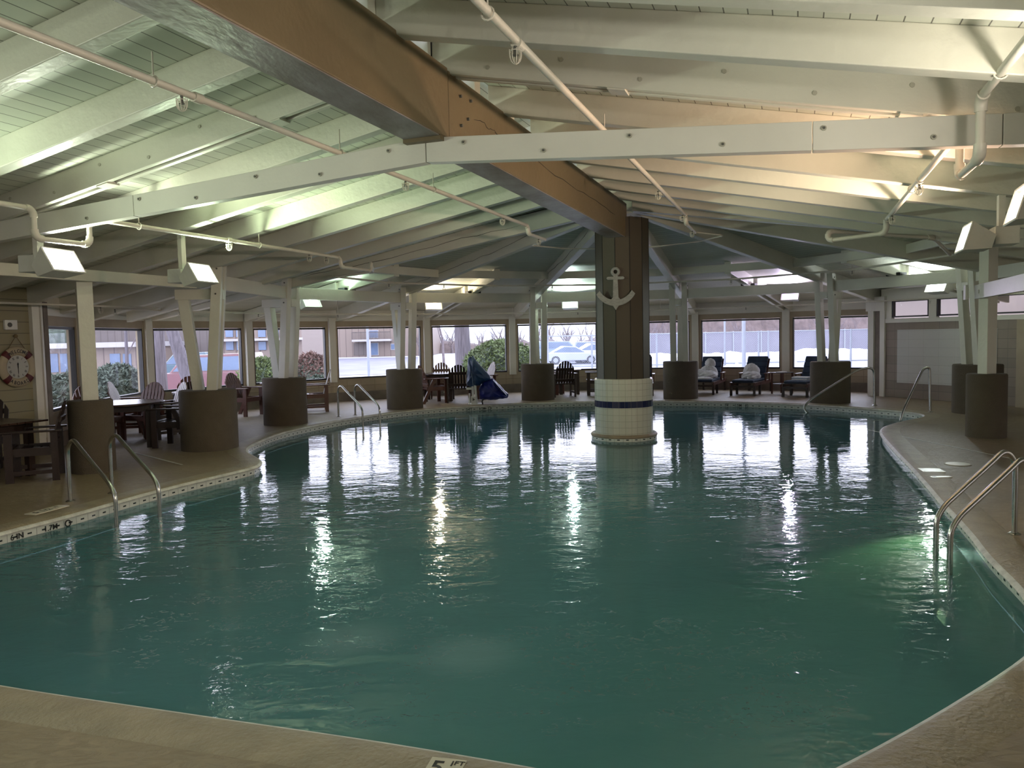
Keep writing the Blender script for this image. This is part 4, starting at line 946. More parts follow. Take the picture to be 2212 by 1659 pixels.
make_chair('red-brown armchair beside the drum column, facing the lift', (-2.02, 20.18), 25, True)
make_chair('arch-backed armchair at the far side of the table by the lift', (-1.95, 21.55), -85, False)
make_chair('dark arch-backed armchair standing just left of the blue cover', (-1.38, 20.2), 92, False, 'wood_d', 'wood_d')
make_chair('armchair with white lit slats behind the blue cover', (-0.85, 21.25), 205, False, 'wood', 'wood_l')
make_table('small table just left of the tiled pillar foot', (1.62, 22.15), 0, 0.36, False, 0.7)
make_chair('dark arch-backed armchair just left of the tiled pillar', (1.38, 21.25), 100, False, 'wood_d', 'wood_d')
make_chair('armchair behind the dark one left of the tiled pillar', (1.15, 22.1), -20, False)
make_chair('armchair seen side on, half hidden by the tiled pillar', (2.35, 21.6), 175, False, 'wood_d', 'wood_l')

# loungers
def make_lounger(label, front, ang, bk=40):
    d = Vector((math.cos(R(ang)), math.sin(R(ang)), 0)); c = Vector((front[0], front[1], 0)) - d * 0.92
    t = thing('sun_lounger', label, 'sun lounger', c, R(ang), 'navy cushioned loungers by the window')
    for s in (-1, 1):
        mb = MB(); mb.box((0.0, s * 0.31, 0.30), (1.9, 0.03, 0.09)); mb.obj('side_rail', M['wood'], t)
        mb = MB(); mb.box((-0.30, s * 0.34, 0.53), (0.50, 0.075, 0.022)); mb.box((-0.10, s * 0.34, 0.42), (0.04, 0.03, 0.20)); mb.box((-0.5, s * 0.34, 0.42), (0.04, 0.03, 0.20)); mb.obj('armrest', M['wood'], t)
        for x in (0.90, 0.35, -0.85): mb = MB(); mb.box((x, s * 0.30, 0.15), (0.06, 0.055, 0.30)); mb.obj('leg', M['wood_d'], t)
    mb = MB()
    for k in range(12): mb.box((0.90 - k * 0.11, 0, 0.335), (0.08, 0.6, 0.016))
    mb.box((0.92, 0, 0.24), (0.03, 0.58, 0.05)); mb.obj('slat_deck', M['wood_d'], t)
    mb = MB(); mb.box((0.335, 0, 0.375), (1.2, 0.56, 0.075)); mb.obj('seat_cushion', M['cushion'], t, bevel=0.03)
    a = R(bk + 12); L_ = 0.72; cx, cz = -0.27 - math.cos(a) * L_ / 2, 0.38 + math.sin(a) * L_ / 2
    rm = Matrix.Rotation(a, 3, 'Y')
    mb = MB()
    for k in range(4):
        q = -L_ / 2 + (k + 0.5) * L_ / 4; mb.box((cx - math.cos(a) * q, 0, cz + math.sin(a) * q), (L_ / 4 - 0.008, 0.55, 0.10), rm)
    mb.obj('back_cushion', M['cushion'], t, bevel=0.03)
    mb = MB(); mb.box((cx - 0.05 * math.sin(a) - 0.02, 0, cz - 0.06), (L_, 0.6, 0.025), rm); mb.obj('back_frame', M['wood'], t)
    return t
LG = [('navy cushioned lounger half hidden between the pillar and a drum', (3.45, 20.75), -100, 62), ('navy lounger right of the drum with a heaped white towel', (5.08, 20.78), -115, 42),
      ('middle navy lounger with a white towel bundle, left of the side table', (5.98, 20.15), -122, 42), ('navy lounger right of the small side table with a folded towel', (7.05, 19.35), -130, 42)]
lgs = [make_lounger(*a) for a in LG]
# side table
t = thing('side_table', 'small two-tier wooden side table between two loungers', 'table', (7.15, 20.55, 0), R(30))
mb = MB()
for k in range(5): mb.box(((k - 2) * 0.084, 0, 0.56), (0.072, 0.42, 0.018))
mb.obj('tabletop', M['wood_d'], t); mb = MB(); mb.box((0, 0, 0.26), (0.36, 0.36, 0.018)); mb.obj('shelf', M['wood_d'], t)
for sx in (-1, 1):
    for sy in (-1, 1): mb = MB(); mb.box((sx * 0.18, sy * 0.18, 0.275), (0.035, 0.035, 0.55)); mb.obj('leg', M['wood'], t)
# crumpled towels
def towel(label, c, blobs, seed, ang, mat='towel'):
    """soft heap: each blob (x, y, z, rx, ry, rz) is creased with sharp sine folds and flattened on the cushion"""
    rnd = random.Random(seed); mb = MB(); mb.norecalc = True
    for (bx, by, bz, rx, ry, rz) in blobs:
        ph = [rnd.uniform(0, 6) for _ in range(4)]; S, Q = 44, 26; vs = []
        for i in range(Q + 1):
            th = PI * i / Q
            for k in range(S):
                a = 2 * PI * k / S; f = 1 + 0.10 * abs(math.sin(2.5 * a + 2 * math.sin(3 * th + ph[0]) + ph[1])) + 0.06 * abs(math.sin(5 * th + 3 * a + ph[2])) + 0.03 * math.sin(11 * a + 7 * th + ph[3])
                vs.append((bx + rx * f * math.sin(th) * math.cos(a), by + ry * f * math.sin(th) * math.sin(a), max(0.003, bz + rz * f * math.cos(th))))
        mb.add(vs, [(i * S + k, (i + 1) * S + k, (i + 1) * S + (k + 1) % S, i * S + (k + 1) % S) for i in range(Q) for k in range(S)])
    o = mb.obj('towel', M[mat], smooth=True); o.location = c; o.rotation_euler = (0, 0, R(ang)); return tag(o, label, 'towel')
def along(front, ang, back): return (front[0] - math.cos(R(ang)) * back, front[1] - math.sin(R(ang)) * back)
x, y = along((5.08, 20.78), -115, 0.80); towel('tall heap of crumpled white towel on the lounger right of the drum', (x, y, 0.413), [(-0.20, 0.0, 0.12, 0.20, 0.22, 0.20), (-0.27, 0.03, 0.38, 0.12, 0.13, 0.13), (0.05, 0.02, 0.06, 0.30, 0.24, 0.13), (0.12, -0.16, 0.10, 0.15, 0.12, 0.13)], 3, -115)
x, y = along((5.98, 20.15), -122, 0.78); towel('crumpled white towel bundle on the middle lounger', (x, y, 0.413), [(-0.22, -0.03, 0.12, 0.22, 0.20, 0.24), (0.02, 0.03, 0.05, 0.28, 0.22, 0.13), (0.22, 0.10, 0.02, 0.16, 0.12, 0.07)], 11, -122)
x, y = along((5.08, 20.78), -115, 0.25); o = towel('flat end of a white towel at the foot of the left lounger', (x, y, 0.413), [(0, 0, 0.0, 0.15, 0.22, 0.05)], 5, -115)
x, y = along((7.05, 19.35), -130, 0.45)
t = thing('folded_towel', 'folded pale blue towel on the lounger right of the side table', 'towel', (x, y, 0.413), R(-130))
for k in range(3): mb = MB(); mb.box((0, 0.0, 0.015 + k * 0.026), (0.30 - k * 0.01, 0.40, 0.025)); mb.obj('fold', M['towel_b' if k == 1 else 'towel'], t, bevel=0.01)
mb = MB(); mb.box((7.13, 20.53, 0.578), (0.24, 0.16, 0.018), Matrix.Rotation(0.4, 3, 'Z')); tag(mb.obj('folded_cloth', M['towel'], bevel=0.005), 'small folded white cloth lying on the two-tier side table', 'cloth')

# ------------------------------------------------------------------ covered pool lift
lf = thing('pool_lift', 'pool access lift under a dark blue cover at the far pool edge', 'lift', (-0.98, 19.33, 0), R(-3))
def pillow(outline, depth, name, mat, parent, y0=0.0, seed=1, layers=9, pinch=0.62):
    cx = sum(p[0] for p in outline) / len(outline); cz = sum(p[1] for p in outline) / len(outline)
    o = []; n = len(outline)
    for i in range(n):
        p0, p1, p2, p3 = [Vector(outline[(i + k) % n]) for k in (-1, 0, 1, 2)]
        for j in range(5): t_ = j / 5; o.append(0.5 * ((2 * p1) + (p2 - p0) * t_ + (2 * p0 - 5 * p1 + 4 * p2 - p3) * t_ * t_ + (3 * p1 - p0 - 3 * p2 + p3) * t_ ** 3))
    m = len(o); vs = []; fs = []; rnd = random.Random(seed); ph = [rnd.uniform(0, 6) for _ in range(6)]
    for k in range(layers):
        u = k / (layers - 1) * 2 - 1; s = 1 - (1 - pinch) * abs(u) ** 2.2; yy = y0 + depth / 2 * u * (1 - 0.12 * (1 - abs(u)))
        for i, p in enumerate(o):
            wv = 1 + 0.03 * math.sin(i * 0.9 + ph[0] + u * 2) + 0.02 * math.sin(i * 2.1 + ph[1] - u * 3)
            vs.append((cx + (p.x - cx) * s * wv, yy + 0.02 * math.sin(i * 0.7 + ph[2]), cz + (p.y - cz) * s * wv))
    for k in range(layers - 1):
        for i in range(m): fs.append((k * m + i, k * m + (i + 1) % m, (k + 1) * m + (i + 1) % m, (k + 1) * m + i))
    for k, rev in ((0, False), (layers - 1, True)):
        c = len(vs); vs.append((cx, vs[k * m][1], cz))
        for i in range(m): fs.append((c, k * m + (i + 1) % m, k * m + i) if not rev else (c, k * m + i, k * m + (i + 1) % m))
    return MB().add(vs, fs).obj(name, mat, parent, smooth=True)
cv = pillow([(-0.11, 1.12), (-0.02, 1.20), (0.03, 1.19), (0.2, 0.97), (0.46, 0.66), (0.33, 0.57), (0.18, 0.49), (0.02, 0.44), (-0.145, 0.48), (-0.155, 0.6), (-0.125, 0.84)], 0.40, 'mast_cover', M['vinyl'], lf, 0.06, 2, pinch=0.55)
pillow([(0.34, 0.60), (0.50, 0.63), (0.64, 0.49), (0.79, 0.33), (0.88, 0.23), (0.85, 0.155), (0.65, 0.11), (0.38, 0.10), (0.17, 0.13), (0.15, 0.32), (0.2, 0.50)], 0.46, 'seat_cover', M['vinyl2'], lf, 0.12, 5, pinch=0.6)
mb = MB()
for dx in (0, 0.02): pass
mb.tube([(-0.09, -0.16, 1.0), (-0.12, -0.19, 0.75), (-0.13, -0.2, 0.55), (-0.12, -0.18, 0.47)], 0.004, 5); mb.tube([(0.0, -0.19, 0.8), (0.02, -0.2, 0.6), (0.03, -0.19, 0.46)], 0.004, 5)
mb.obj('piping', M['towel_b'], cv)
mb = MB(); mb.beam((0.52, -0.13, 0.60), (0.86, -0.13, 0.20), 0.16, 0.02); mb.obj('cover_flap', M['vinyl'], lf, bevel=0.008)
mb = MB(); mb.post((0.09, 0.0, 0.0), (0.06, 0.0, 0.55), 0.05, 0.10); mb.post((0.0, 0.05, 0.0), (-0.01, 0.05, 0.5), 0.05, 0.08); mb.obj('mast', M['plastic'], lf, bevel=0.006)
mb = MB(); mb.box((0.03, -0.06, 0.11), (0.14, 0.10, 0.20)); o = mb.obj('control_box', M['plastic'], lf, bevel=0.008)
mb = MB(); mb.prism([(-0.03, 0.04), (-0.03, -0.04), (0.035, 0)], 0.004, frame((0.03, -0.112, 0.135), (1, 0, 0), (0, 0, 1))); mb.obj('triangle_mark', M['bolt'], o)
mb = MB(); mb.box((-0.09, 0.0, 0.40), (0.13, 0.12, 0.05)); mb.post((-0.09, 0.03, 0.0), (-0.09, 0.03, 0.28), 0.04, 0.05); mb.obj('footrest_arm', M['plastic'], lf, bevel=0.006)
mb = MB(); mb.tube(smooth_path([(0.24, 0, 0.0), (0.22, 0, 0.10), (0.30, 0.02, 0.14)], 0.05), 0.018, 8); mb.obj('hose', M['black'], lf, smooth=True)
mb = MB(); mb.box((0.05, 0.0, 0.012), (0.34, 0.30, 0.024)); mb.obj('base_plate', M['plastic'], lf)

# ------------------------------------------------------------------ life ring clock and alarm
wc = Vector((-7.578, 11.88, 1.385)); q = wc - HUB; off = (-8.4) - q.dot(NR)
dwall = (wl0 - HUB).dot(NR); wc = wc + NR * (dwall - (wc - HUB).dot(NR) + 0.045)
FR = frame(wc, -AX, (0, 0, 1))
ck = thing('life_ring_clock', 'cream and dark red life ring clock hung on the left siding wall', 'clock')
def torus_part(a0, a1, rR, rr, mat, name, parent, n=24):
    mb = MB(); pts = []; 
    vs = []; fs = []; m = 12
    for i in range(n + 1):
        a = R(a0 + (a1 - a0) * i / n)
        for k in range(m):
            b = 2 * PI * k / m; r = rR + rr * math.cos(b) * 1.0; vs.append(FR @ Vector((r * math.cos(a), r * math.sin(a), 0.5 * rr * math.sin(b))))
    for i in range(n):
        for k in range(m): fs.append((i * m + k, i * m + (k + 1) % m, (i + 1) * m + (k + 1) % m, (i + 1) * m + k))
    fs += [tuple(range(m)), tuple(n * m + k for k in range(m))]
    return mb.add(vs, fs).obj(name, mat, parent, smooth=True)
rg = torus_part(0, 360, 0.243, 0.066, M['ring'], 'ring', ck, 48)
for a in (45, 135, 225, 315): torus_part(a - 9, a + 9, 0.243, 0.0695, M['red'], 'red_band', rg, 6)
mb = MB(); mb.prism([(0.178 * math.cos(2 * PI * k / 40), 0.178 * math.sin(2 * PI * k / 40)) for k in range(40)], 0.012, FR @ Matrix.Translation((0, 0, 0.002))); fc = mb.obj('clock_face', M['clock'], ck)
mb = MB(); mb.norecalc = True
for h_, s_ in enumerate(['XII', 'I', 'II', 'III', 'IIII', 'V', 'VI', 'VII', 'VIII', 'IX', 'X', 'XI']):
    a = PI / 2 - 2 * PI * h_ / 12; m4 = FR @ Matrix.Translation((0.14 * math.cos(a), 0.14 * math.sin(a), 0.009)) @ Matrix.Rotation(a - PI / 2, 4, 'Z')
    v, f = textmesh(s_, 0.052, m4, 0.0005, sx=0.62); mb.add(v, f)
mb.obj('numerals', M['ink'], fc)
mb = MB(); mb.prism([(-0.006, -0.02), (0.006, -0.02), (0.008, 0.03), (0.014, 0.045), (0, 0.07), (-0.014, 0.045), (-0.008, 0.03)], 0.002, FR @ Matrix.Translation((0, 0, 0.012)))
mb.obj('hour_hand', M['ink'], fc); mb = MB(); mb.prism([(-0.004, 0.02), (0.004, 0.02), (0.005, -0.08), (0, -0.12), (-0.005, -0.08)], 0.002, FR @ Matrix.Translation((0, 0, 0.014))); mb.obj('minute_hand', M['ink'], fc)
for word, ca, dirn, r0 in (('WELCOME', 90, -1, 0.238), ('ABOARD', 270, 1, 0.25)):
    mb = MB(); mb.norecalc = True; n = len(word); st = 11.5 if dirn < 0 else 12.5
    for i, ch in enumerate(word):
        a = R(ca + dirn * (i - (n - 1) / 2) * st); m4 = FR @ Matrix.Translation((r0 * math.cos(a), r0 * math.sin(a), 0.035)) @ Matrix.Rotation(a - PI / 2 if dirn < 0 else a + PI / 2, 4, 'Z')
        v, f = textmesh(ch, 0.075, m4, 0.001, sx=0.85); mb.add(v, f)
    mb.obj('lettering', M['ink'], rg)
mb = MB(); top = FR @ Vector((0, 0.47, 0)); mb.tube([FR @ Vector((-0.14, 0.27, 0)), top, FR @ Vector((0.14, 0.27, 0))], 0.006, 6); mb.obj('rope', M['rope'], ck)
mb = MB(); mb.ball(top, 0.03, 10, 6); mb.obj('rope_knot', M['rope'], ck)
al = thing('alarm_strobe', 'small white alarm sounder fixed above the life ring clock', 'alarm')
F2 = frame(wc - NR * 0.045 + Vector((0, 0, 0.64)) + AX * 0.06, -AX, (0, 0, 1))
mb = MB(); mb.prism([(-0.10, -0.075), (0.10, -0.075), (0.10, 0.075), (-0.10, 0.075)], 0.05, F2 @ Matrix.Translation((0, 0, 0.025))); mb.obj('case', M['plastic'], al, bevel=0.01)
mb = MB(); mb.prism([(0.035 * math.cos(2 * PI * k / 20) - 0.03, 0.035 * math.sin(2 * PI * k / 20)) for k in range(20)], 0.012, F2 @ Matrix.Translation((0, 0, 0.053))); mb.obj('grille', M['bolt'], al)

# ------------------------------------------------------------------ outdoors
SN = -0.6
M['snow'] = paint('snow', (0.42, 0.43, 0.47), 0.7, 0.05, 0.4, 0.5, 3)
M['road'] = paint('wet_asphalt', (0.165, 0.165, 0.21), 0.5, 0.18, 0.6, 0.2, 4)
M['siding_o'] = boards('vertical_siding', (0.20, 0.155, 0.13), (0.11, 0.08, 0.07), 0.8, axis=0, uv=False, groove=0.10, var=0.05)
M['brownb'] = boards('brown_siding', (0.11, 0.09, 0.085), (0.07, 0.055, 0.05), 0.6, axis=0, uv=False, groove=0.10, var=0.06)
M['fascia'] = paint('fascia', (0.36, 0.34, 0.34), 0.6, 0.03)
M['wglass'] = paint('blue_window', (0.13, 0.18, 0.28), 0.2, 0.1, 1)
M['bark'] = paint('grey_bark', (0.15, 0.13, 0.145), 0.9, 0.22, 3.0, 1.0, 14, stretch=(6, 6, 0.5))
M['bark2'] = paint('thin_bark', (0.16, 0.13, 0.135), 0.9, 0.15, 3.0, 0.5, 14)
M['leaf'] = paint('juniper_green', (0.125, 0.17, 0.06), 0.8, 0.25, 2.5, 0.2, 10)
M['leaf2'] = paint('grey_green_leaf', (0.105, 0.135, 0.10), 0.8, 0.25, 2.5, 0.2, 10)
M['leaf3'] = paint('rusty_leaf', (0.20, 0.12, 0.10), 0.8, 0.3, 2.5, 0.2, 10)
M['brush'] = paint('brown_brush', (0.14, 0.105, 0.10), 0.95, 0.2, 1.0, 0.6, 3)
M['fencep'] = paint('galvanised', (0.26, 0.28, 0.32), 0.5, 0.05)
M['tyre'] = paint('tyre', (0.02, 0.02, 0.022), 0.7)
def hz_(px): return 724.4 - 0.022 * (px - 1106)
def gx(px, D): return (px - 1106) / F * D
def gz(px, y, D): return 1.7 + (hz_(px) - y) / F * D
mb = MB(); mb.norecalc = True; mb.quad((-220, 5, SN), (-8.9, 5, SN), (-8.9, 23.6, SN), (-220, 23.6, SN)); mb.quad((-220, 23.6, SN), (220, 23.6, SN), (220, 230, SN), (-220, 230, SN)); mb.quad((11.5, -4, SN), (220, -4, SN), (220, 23.6, SN), (11.5, 23.6, SN))
struct(mb.obj('snow_ground', M['snow']))
mb = MB(); mb.norecalc = True
mb.quad((-24, 47, SN + .02), (-6.0, 50, SN + .02), (-11, 92, SN + .02), (-26, 92, SN + .02)); mb.quad((3, 38, SN + .02), (34, 38, SN + .02), (40, 74, SN + .02), (5, 76, SN + .02)); mb.quad((-30, 31, SN + .02), (-10, 31, SN + .02), (-11, 46.9, SN + .02), (-33, 46.9, SN + .02))
struct(mb.obj('road_surface', M['road']))
rb_ = lambda mb, x0, x1, y0, y1, z0, z1: mb.box(((x0 + x1) / 2, (y0 + y1) / 2, (z0 + z1) / 2), (x1 - x0, y1 - y0, z1 - z0))
# centre lodge with balconies
bl = thing('lodge_building', 'two-storey tan lodge with vertical siding and a balcony, across the lot', 'building', (0, 0, 0))
D0 = 98.0; x0, x1 = gx(735, D0), gx(935, D0)
mb = MB(); rb_(mb, x0 - 3, x1, D0, D0 + 12, SN, 8.4); mb.obj('wall', M['siding_o'], bl)
mb = MB(); rb_(mb, x0 - 3.6, x1 + 0.6, D0 - .6, D0 + 12.6, 8.4, 8.9); mb.obj('roof', M['fascia'], bl)
bz = gz(800, 733, D0)
mb = MB(); rb_(mb, gx(768, D0), gx(850, D0), D0 - 1.5, D0, bz - 0.25, bz); bc = mb.obj('balcony', M['fascia'], bl)
mb = MB(); rb_(mb, gx(768, D0), gx(850, D0), D0 - 1.5, D0 - 1.44, bz + 0.85, bz + 0.95)
for k in range(30): xx = gx(768, D0) + k * (gx(850, D0) - gx(768, D0)) / 29; rb_(mb, xx - .03, xx + .03, D0 - 1.5, D0 - 1.44, bz, bz + 0.9)
mb.obj('balustrade', M['brownb'], bc)
for a, b, c, d in ((800, 821, 713, 731), (801, 820, 740, 768), (846, 856, 742, 756)):
    mb = MB(); rb_(mb, gx(a, D0), gx(b, D0), D0 - 0.08, D0 + .02, gz(a, d, D0), gz(a, c, D0)); w_ = mb.obj('window', M['fascia'], bl)
    mb = MB(); rb_(mb, gx(a + 1.5, D0), gx(b - 1.5, D0), D0 - 0.12, D0 - .07, gz(a, d - 1.5, D0), gz(a, c + 1.5, D0)); mb.obj('pane', M['wglass'], w_)
mb = MB(); rb_(mb, gx(766, D0), gx(795, D0), D0 - .06, D0 + .02, gz(766, 768, D0), gz(766, 741, D0)); mb.obj('recess', M['brownb'], bl)
mb = MB(); rb_(mb, gx(859, D0) - 3.2, gx(859, D0) - 3.0, D0 - 1.5, D0 - 1.3, SN, bz - 0.25); mb.obj('post', M['fascia'], bl)
# left lodge and carport
b2 = thing('lodge_building', 'brown lodge wing with white fascia seen through the left windows', 'building', (0, 0, 0)); D1 = 58.0
mb = MB(); rb_(mb, gx(-40, D1), gx(300, D1), D1, D1 + 8, SN, gz(160, 752, D1)); mb.obj('lower_wall', M['siding_o'], b2)
mb = MB(); rb_(mb, gx(-45, D1), gx(305, D1), D1 - .8, D1 + 8, gz(160, 752, D1), gz(160, 741, D1)); mb.obj('fascia', M['fascia'], b2)
mb = MB(); rb_(mb, gx(190, 66), gx(520, D1), D1 + 8.1, D1 + 16, SN, 4.6); mb.obj('upper_wall', M['brownb'], b2)
mb = MB(); rb_(mb, gx(182, 66), gx(525, D1), D1 + 7.6, D1 + 17, 4.6, 5.0); mb.obj('roof', M['fascia'], b2)
for a, b in ((112, 128), (133, 148), (240, 262), (268, 286)):
    mb = MB(); rb_(mb, gx(a, D1), gx(b, D1), D1 - .05, D1 + .02, SN + .3, gz(a, 764, D1)); mb.obj('window', M['wglass'], b2)
b3 = thing('lodge_building', 'tan balconied lodge behind the red vehicle and the forked columns', 'building', (0, 0, 0)); D2 = 52.0
mb = MB(); rb_(mb, gx(480, D2), gx(655, D2), D2, D2 + 8, SN, 5.5); mb.obj('wall', M['siding_o'], b3)
for a in (492, 515, 562, 590, 618):
    for zz in ((712, 728), (738, 756)):
        mb = MB(); rb_(mb, gx(a, D2), gx(a + 16, D2), D2 - .08, D2 + .02, gz(a, zz[1], D2), gz(a, zz[0], D2)); mb.obj('window', M['wglass'], b3)
mb = MB(); rb_(mb, gx(478, D2), gx(657, D2), D2 - .5, D2, gz(560, 736, D2), gz(560, 731, D2)); mb.obj('balcony', M['fascia'], b3)
b4 = thing('lodge_building', 'brown building above the clerestory windows on the right', 'building', (0, 0, 0))
mb = MB(); rb_(mb, 19, 30, 24, 40, SN, 3.6); mb.obj('wall', M['siding_o'], b4)
mb = MB(); rb_(mb, 18.4, 30, 23.4, 40, 3.6, 4.0); mb.obj('roof', M['fascia'], b4)
mb = MB(); rb_(mb, 13, 30, 8, 22, SN, 6.2); mb.obj('rear_wing', M['siding_o'], b4)

# bare trees
def tree_mesh(seed, H, r0, depth=4, spread=0.55, trunk_frac=0.38, lean=(0, 0)):
    rnd = random.Random(seed); tr, br = MB(), MB()
    def grow(p, d, Ln, r, lv):
        pts = [p]; rr = [r]; q = p.copy(); dd = d.copy(); k = 4
        for i in range(k):
            dd = (dd + Vector((rnd.uniform(-.12, .12), rnd.uniform(-.12, .12), rnd.uniform(-.04, .10))) * (0.4 if lv == 0 else 1)).normalized(); q = q + dd * Ln / k; pts.append(q.copy()); rr.append(r * (1 - 0.42 * (i + 1) / k))
        (tr if lv == 0 else br).tube(pts, rr, 10 if lv == 0 else (6 if lv == 1 else 4), lv == 0)
        if lv >= depth: return
        nb = 4 if lv == 0 else 3
        for j in range(nb):
            az = rnd.uniform(0, 2 * PI); s = spread * rnd.uniform(0.6, 1.3); nd = (dd + Vector((math.cos(az), math.sin(az), rnd.uniform(-.1, .3))) * s).normalized()
            st = pts[-1] if j < 2 else pts[rnd.choice([2, 3])]
            grow(st, nd, Ln * rnd.uniform(0.5, 0.8), rr[-1] * rnd.uniform(0.45, 0.75), lv + 1)
    grow(Vector((0, 0, 0)), Vector((lean[0], lean[1], 1)).normalized(), H * trunk_frac, r0, 0)
    return tr, br
def tree(label, x, y, seed, H, r0, group=None, mat='bark', **kw):
    t = thing('bare_tree', label, 'tree', (x, y, SN), 0, group); tr, br = tree_mesh(seed, H, r0, **kw)
    tr.obj('trunk', M[mat], t, smooth=True); br.obj('branches', M['bark2'], t, smooth=True); return t
tree('wide grey trunk outside the window behind the blue cover', gx(1004, 29), 29, 4, 14, 0.37, lean=(0.02, 0), trunk_frac=0.32)
tree('straight grey trunk outside, left in the window with the red vehicle', gx(347, 24), 24, 9, 13, 0.22, trunk_frac=0.4)
tree('leaning grey trunk outside behind the V-shaped column', gx(428, 27), 27, 14, 13, 0.26, lean=(-0.30, 0), trunk_frac=0.4)
tree('thin bare tree left of the wide grey trunk', gx(960, 60), 60, 21, 9, 0.12, mat='bark2', trunk_frac=0.25)
tree('slim dark trunk seen through the second left window', gx(272, 30), 30, 23, 9, 0.08, mat='bark', trunk_frac=0.4)
tA = tree('bare brown tree in the far tree line', gx(1185, 95), 95, 31, 9, 0.30, 'bare trees in the far tree line', 'bark2', depth=5, trunk_frac=0.2)
tB = tree('bare brown tree in the far tree line', gx(1455, 84), 90, 37, 8, 0.27, 'bare trees in the far tree line', 'bark2', depth=5, trunk_frac=0.18, spread=0.8)
rnd = random.Random(5)
for k in range(110):
    px = rnd.choice([rnd.uniform(900, 1300), rnd.uniform(1400, 1960), rnd.uniform(1400, 1960)]); Dd = rnd.uniform(92, 135); s = rnd.choice([tA, tB])
    c = dup(s, (gx(px, Dd), Dd, SN), rnd.uniform(0, 6)); sc_ = rnd.uniform(0.6, 1.1); c.scale = (sc_, sc_, sc_ * 0.9)
# far brush and hillside
def ridge(label, x0, x1, y, h0, h1, mat, seed, dep=6, name='far_brush'):
    rnd = random.Random(seed); n = 140; mb = MB(); vs = []; fs = []
    hs = []; h = (h0 + h1) / 2
    for i in range(n + 1): h = min(h1, max(h0, h + rnd.uniform(-.5, .5) * (h1 - h0) * 0.6)); hs.append(h)
    for i in range(n + 1):
        x = x0 + (x1 - x0) * i / n; vs += [(x, y, SN), (x, y + dep * .3, SN + hs[i] * .8), (x, y + dep * .5, SN + hs[i]), (x, y + dep, SN)]
    for i in range(n):
        for k in range(3): fs.append((i * 4 + k, (i + 1) * 4 + k, (i + 1) * 4 + k + 1, i * 4 + k + 1))
    o = mb.add(vs, fs).obj(name, M[mat]); return tag(o, label, 'bushes' if mat != 'snow' else 'snow', kind='stuff')
ridge('brown leafless scrub along the far edge of the snow', -18, 22, 108, 0.8, 1.7, 'brush', 3)
ridge('tall brown winter brush behind the tennis court', 18, 95, 118, 6.5, 9.5, 'brush', 8, 10)
ridge('low snow bank beyond the parked vehicles', 10, 60, 70, 0.2, 0.6, 'snow', 12, 5, 'snow_bank')
ridge('ploughed snow bank in front of the tennis court', 9.5, 24, 34, 0.2, 0.85, 'snow', 15, 4, 'snow_bank')
mb = MB(); mb.norecalc = True; mb.quad((-120, 140, SN), (150, 140, SN), (150, 220, 9), (-120, 220, 9)); struct(mb.obj('snow_hillside', M['snow']))
# bushes
def bush(label, x, y, rx, ry, h, seed, mat, n=3200):
    rnd = random.Random(seed); t = thing('evergreen_shrub', label, 'bush', (x, y, SN)); mb = MB(); mb.norecalc = True
    for k in range(n):
        th = rnd.uniform(0, 2 * PI); u = rnd.uniform(-0.2, 1); rr = math.sqrt(max(0, 1 - u * u)) * rnd.uniform(0.86, 1.05) * (1 + 0.06 * math.sin(5 * th + seed) + 0.05 * math.sin(9 * u + 3 * th))
        p = Vector((rx * rr * math.cos(th), ry * rr * math.sin(th), h * 0.5 + h * 0.5 * u * rnd.uniform(0.92, 1.05)))
        a = Vector((rnd.uniform(-1, 1), rnd.uniform(-1, 1), rnd.uniform(-.3, 1))).normalized(); b = a.cross(Vector((rnd.uniform(-1, 1), rnd.uniform(-1, 1), rnd.uniform(-1, 1)))).normalized(); s = rnd.uniform(0.05, 0.10)
        mb.add([p - b * s * .35, p + b * s * .35, p + a * s * 1.4], [(0, 1, 2)])
    mb.obj('foliage', M[mat], t)
    MB().ball((0, 0, h * 0.47), 1.0, 20, 12, (rx * 0.9, ry * 0.9, h * 0.47)).obj('inner_branches', M['leaf2'], t, smooth=True)
bush('round green juniper outside behind the blue cover', gx(1084, 26.3), 26.3, 1.35, 1.2, 2.12, 1, 'leaf', 7000)
bush('grey-green shrub outside the second left window', gx(262, 20.5), 20.3, 0.75, 0.8, 1.75, 2, 'leaf2', 4500)
bush('grey-green shrub outside the leftmost window', gx(142, 18.2), 18.2, 0.75, 0.8, 1.6, 3, 'leaf2', 4500)
bush('green shrub outside left of the second drum column', gx(566, 25), 25, 0.75, 0.8, 1.75, 4, 'leaf', 4000)
bush('tall dark evergreen behind the low carport seen in the leftmost window', gx(118, 70), 70, 3.2, 2.0, 7.5, 9, 'leaf2', 3000)
bush('rust tinged shrub outside left of the far ladder', gx(672, 25.2), 25.2, 0.75, 0.7, 1.85, 6, 'leaf3', 3500)
bush('dark low shrub in front of the rust tinged one', gx(690, 24.4), 24.4, 0.6, 0.4, 1.15, 7, 'leaf2', 2500)
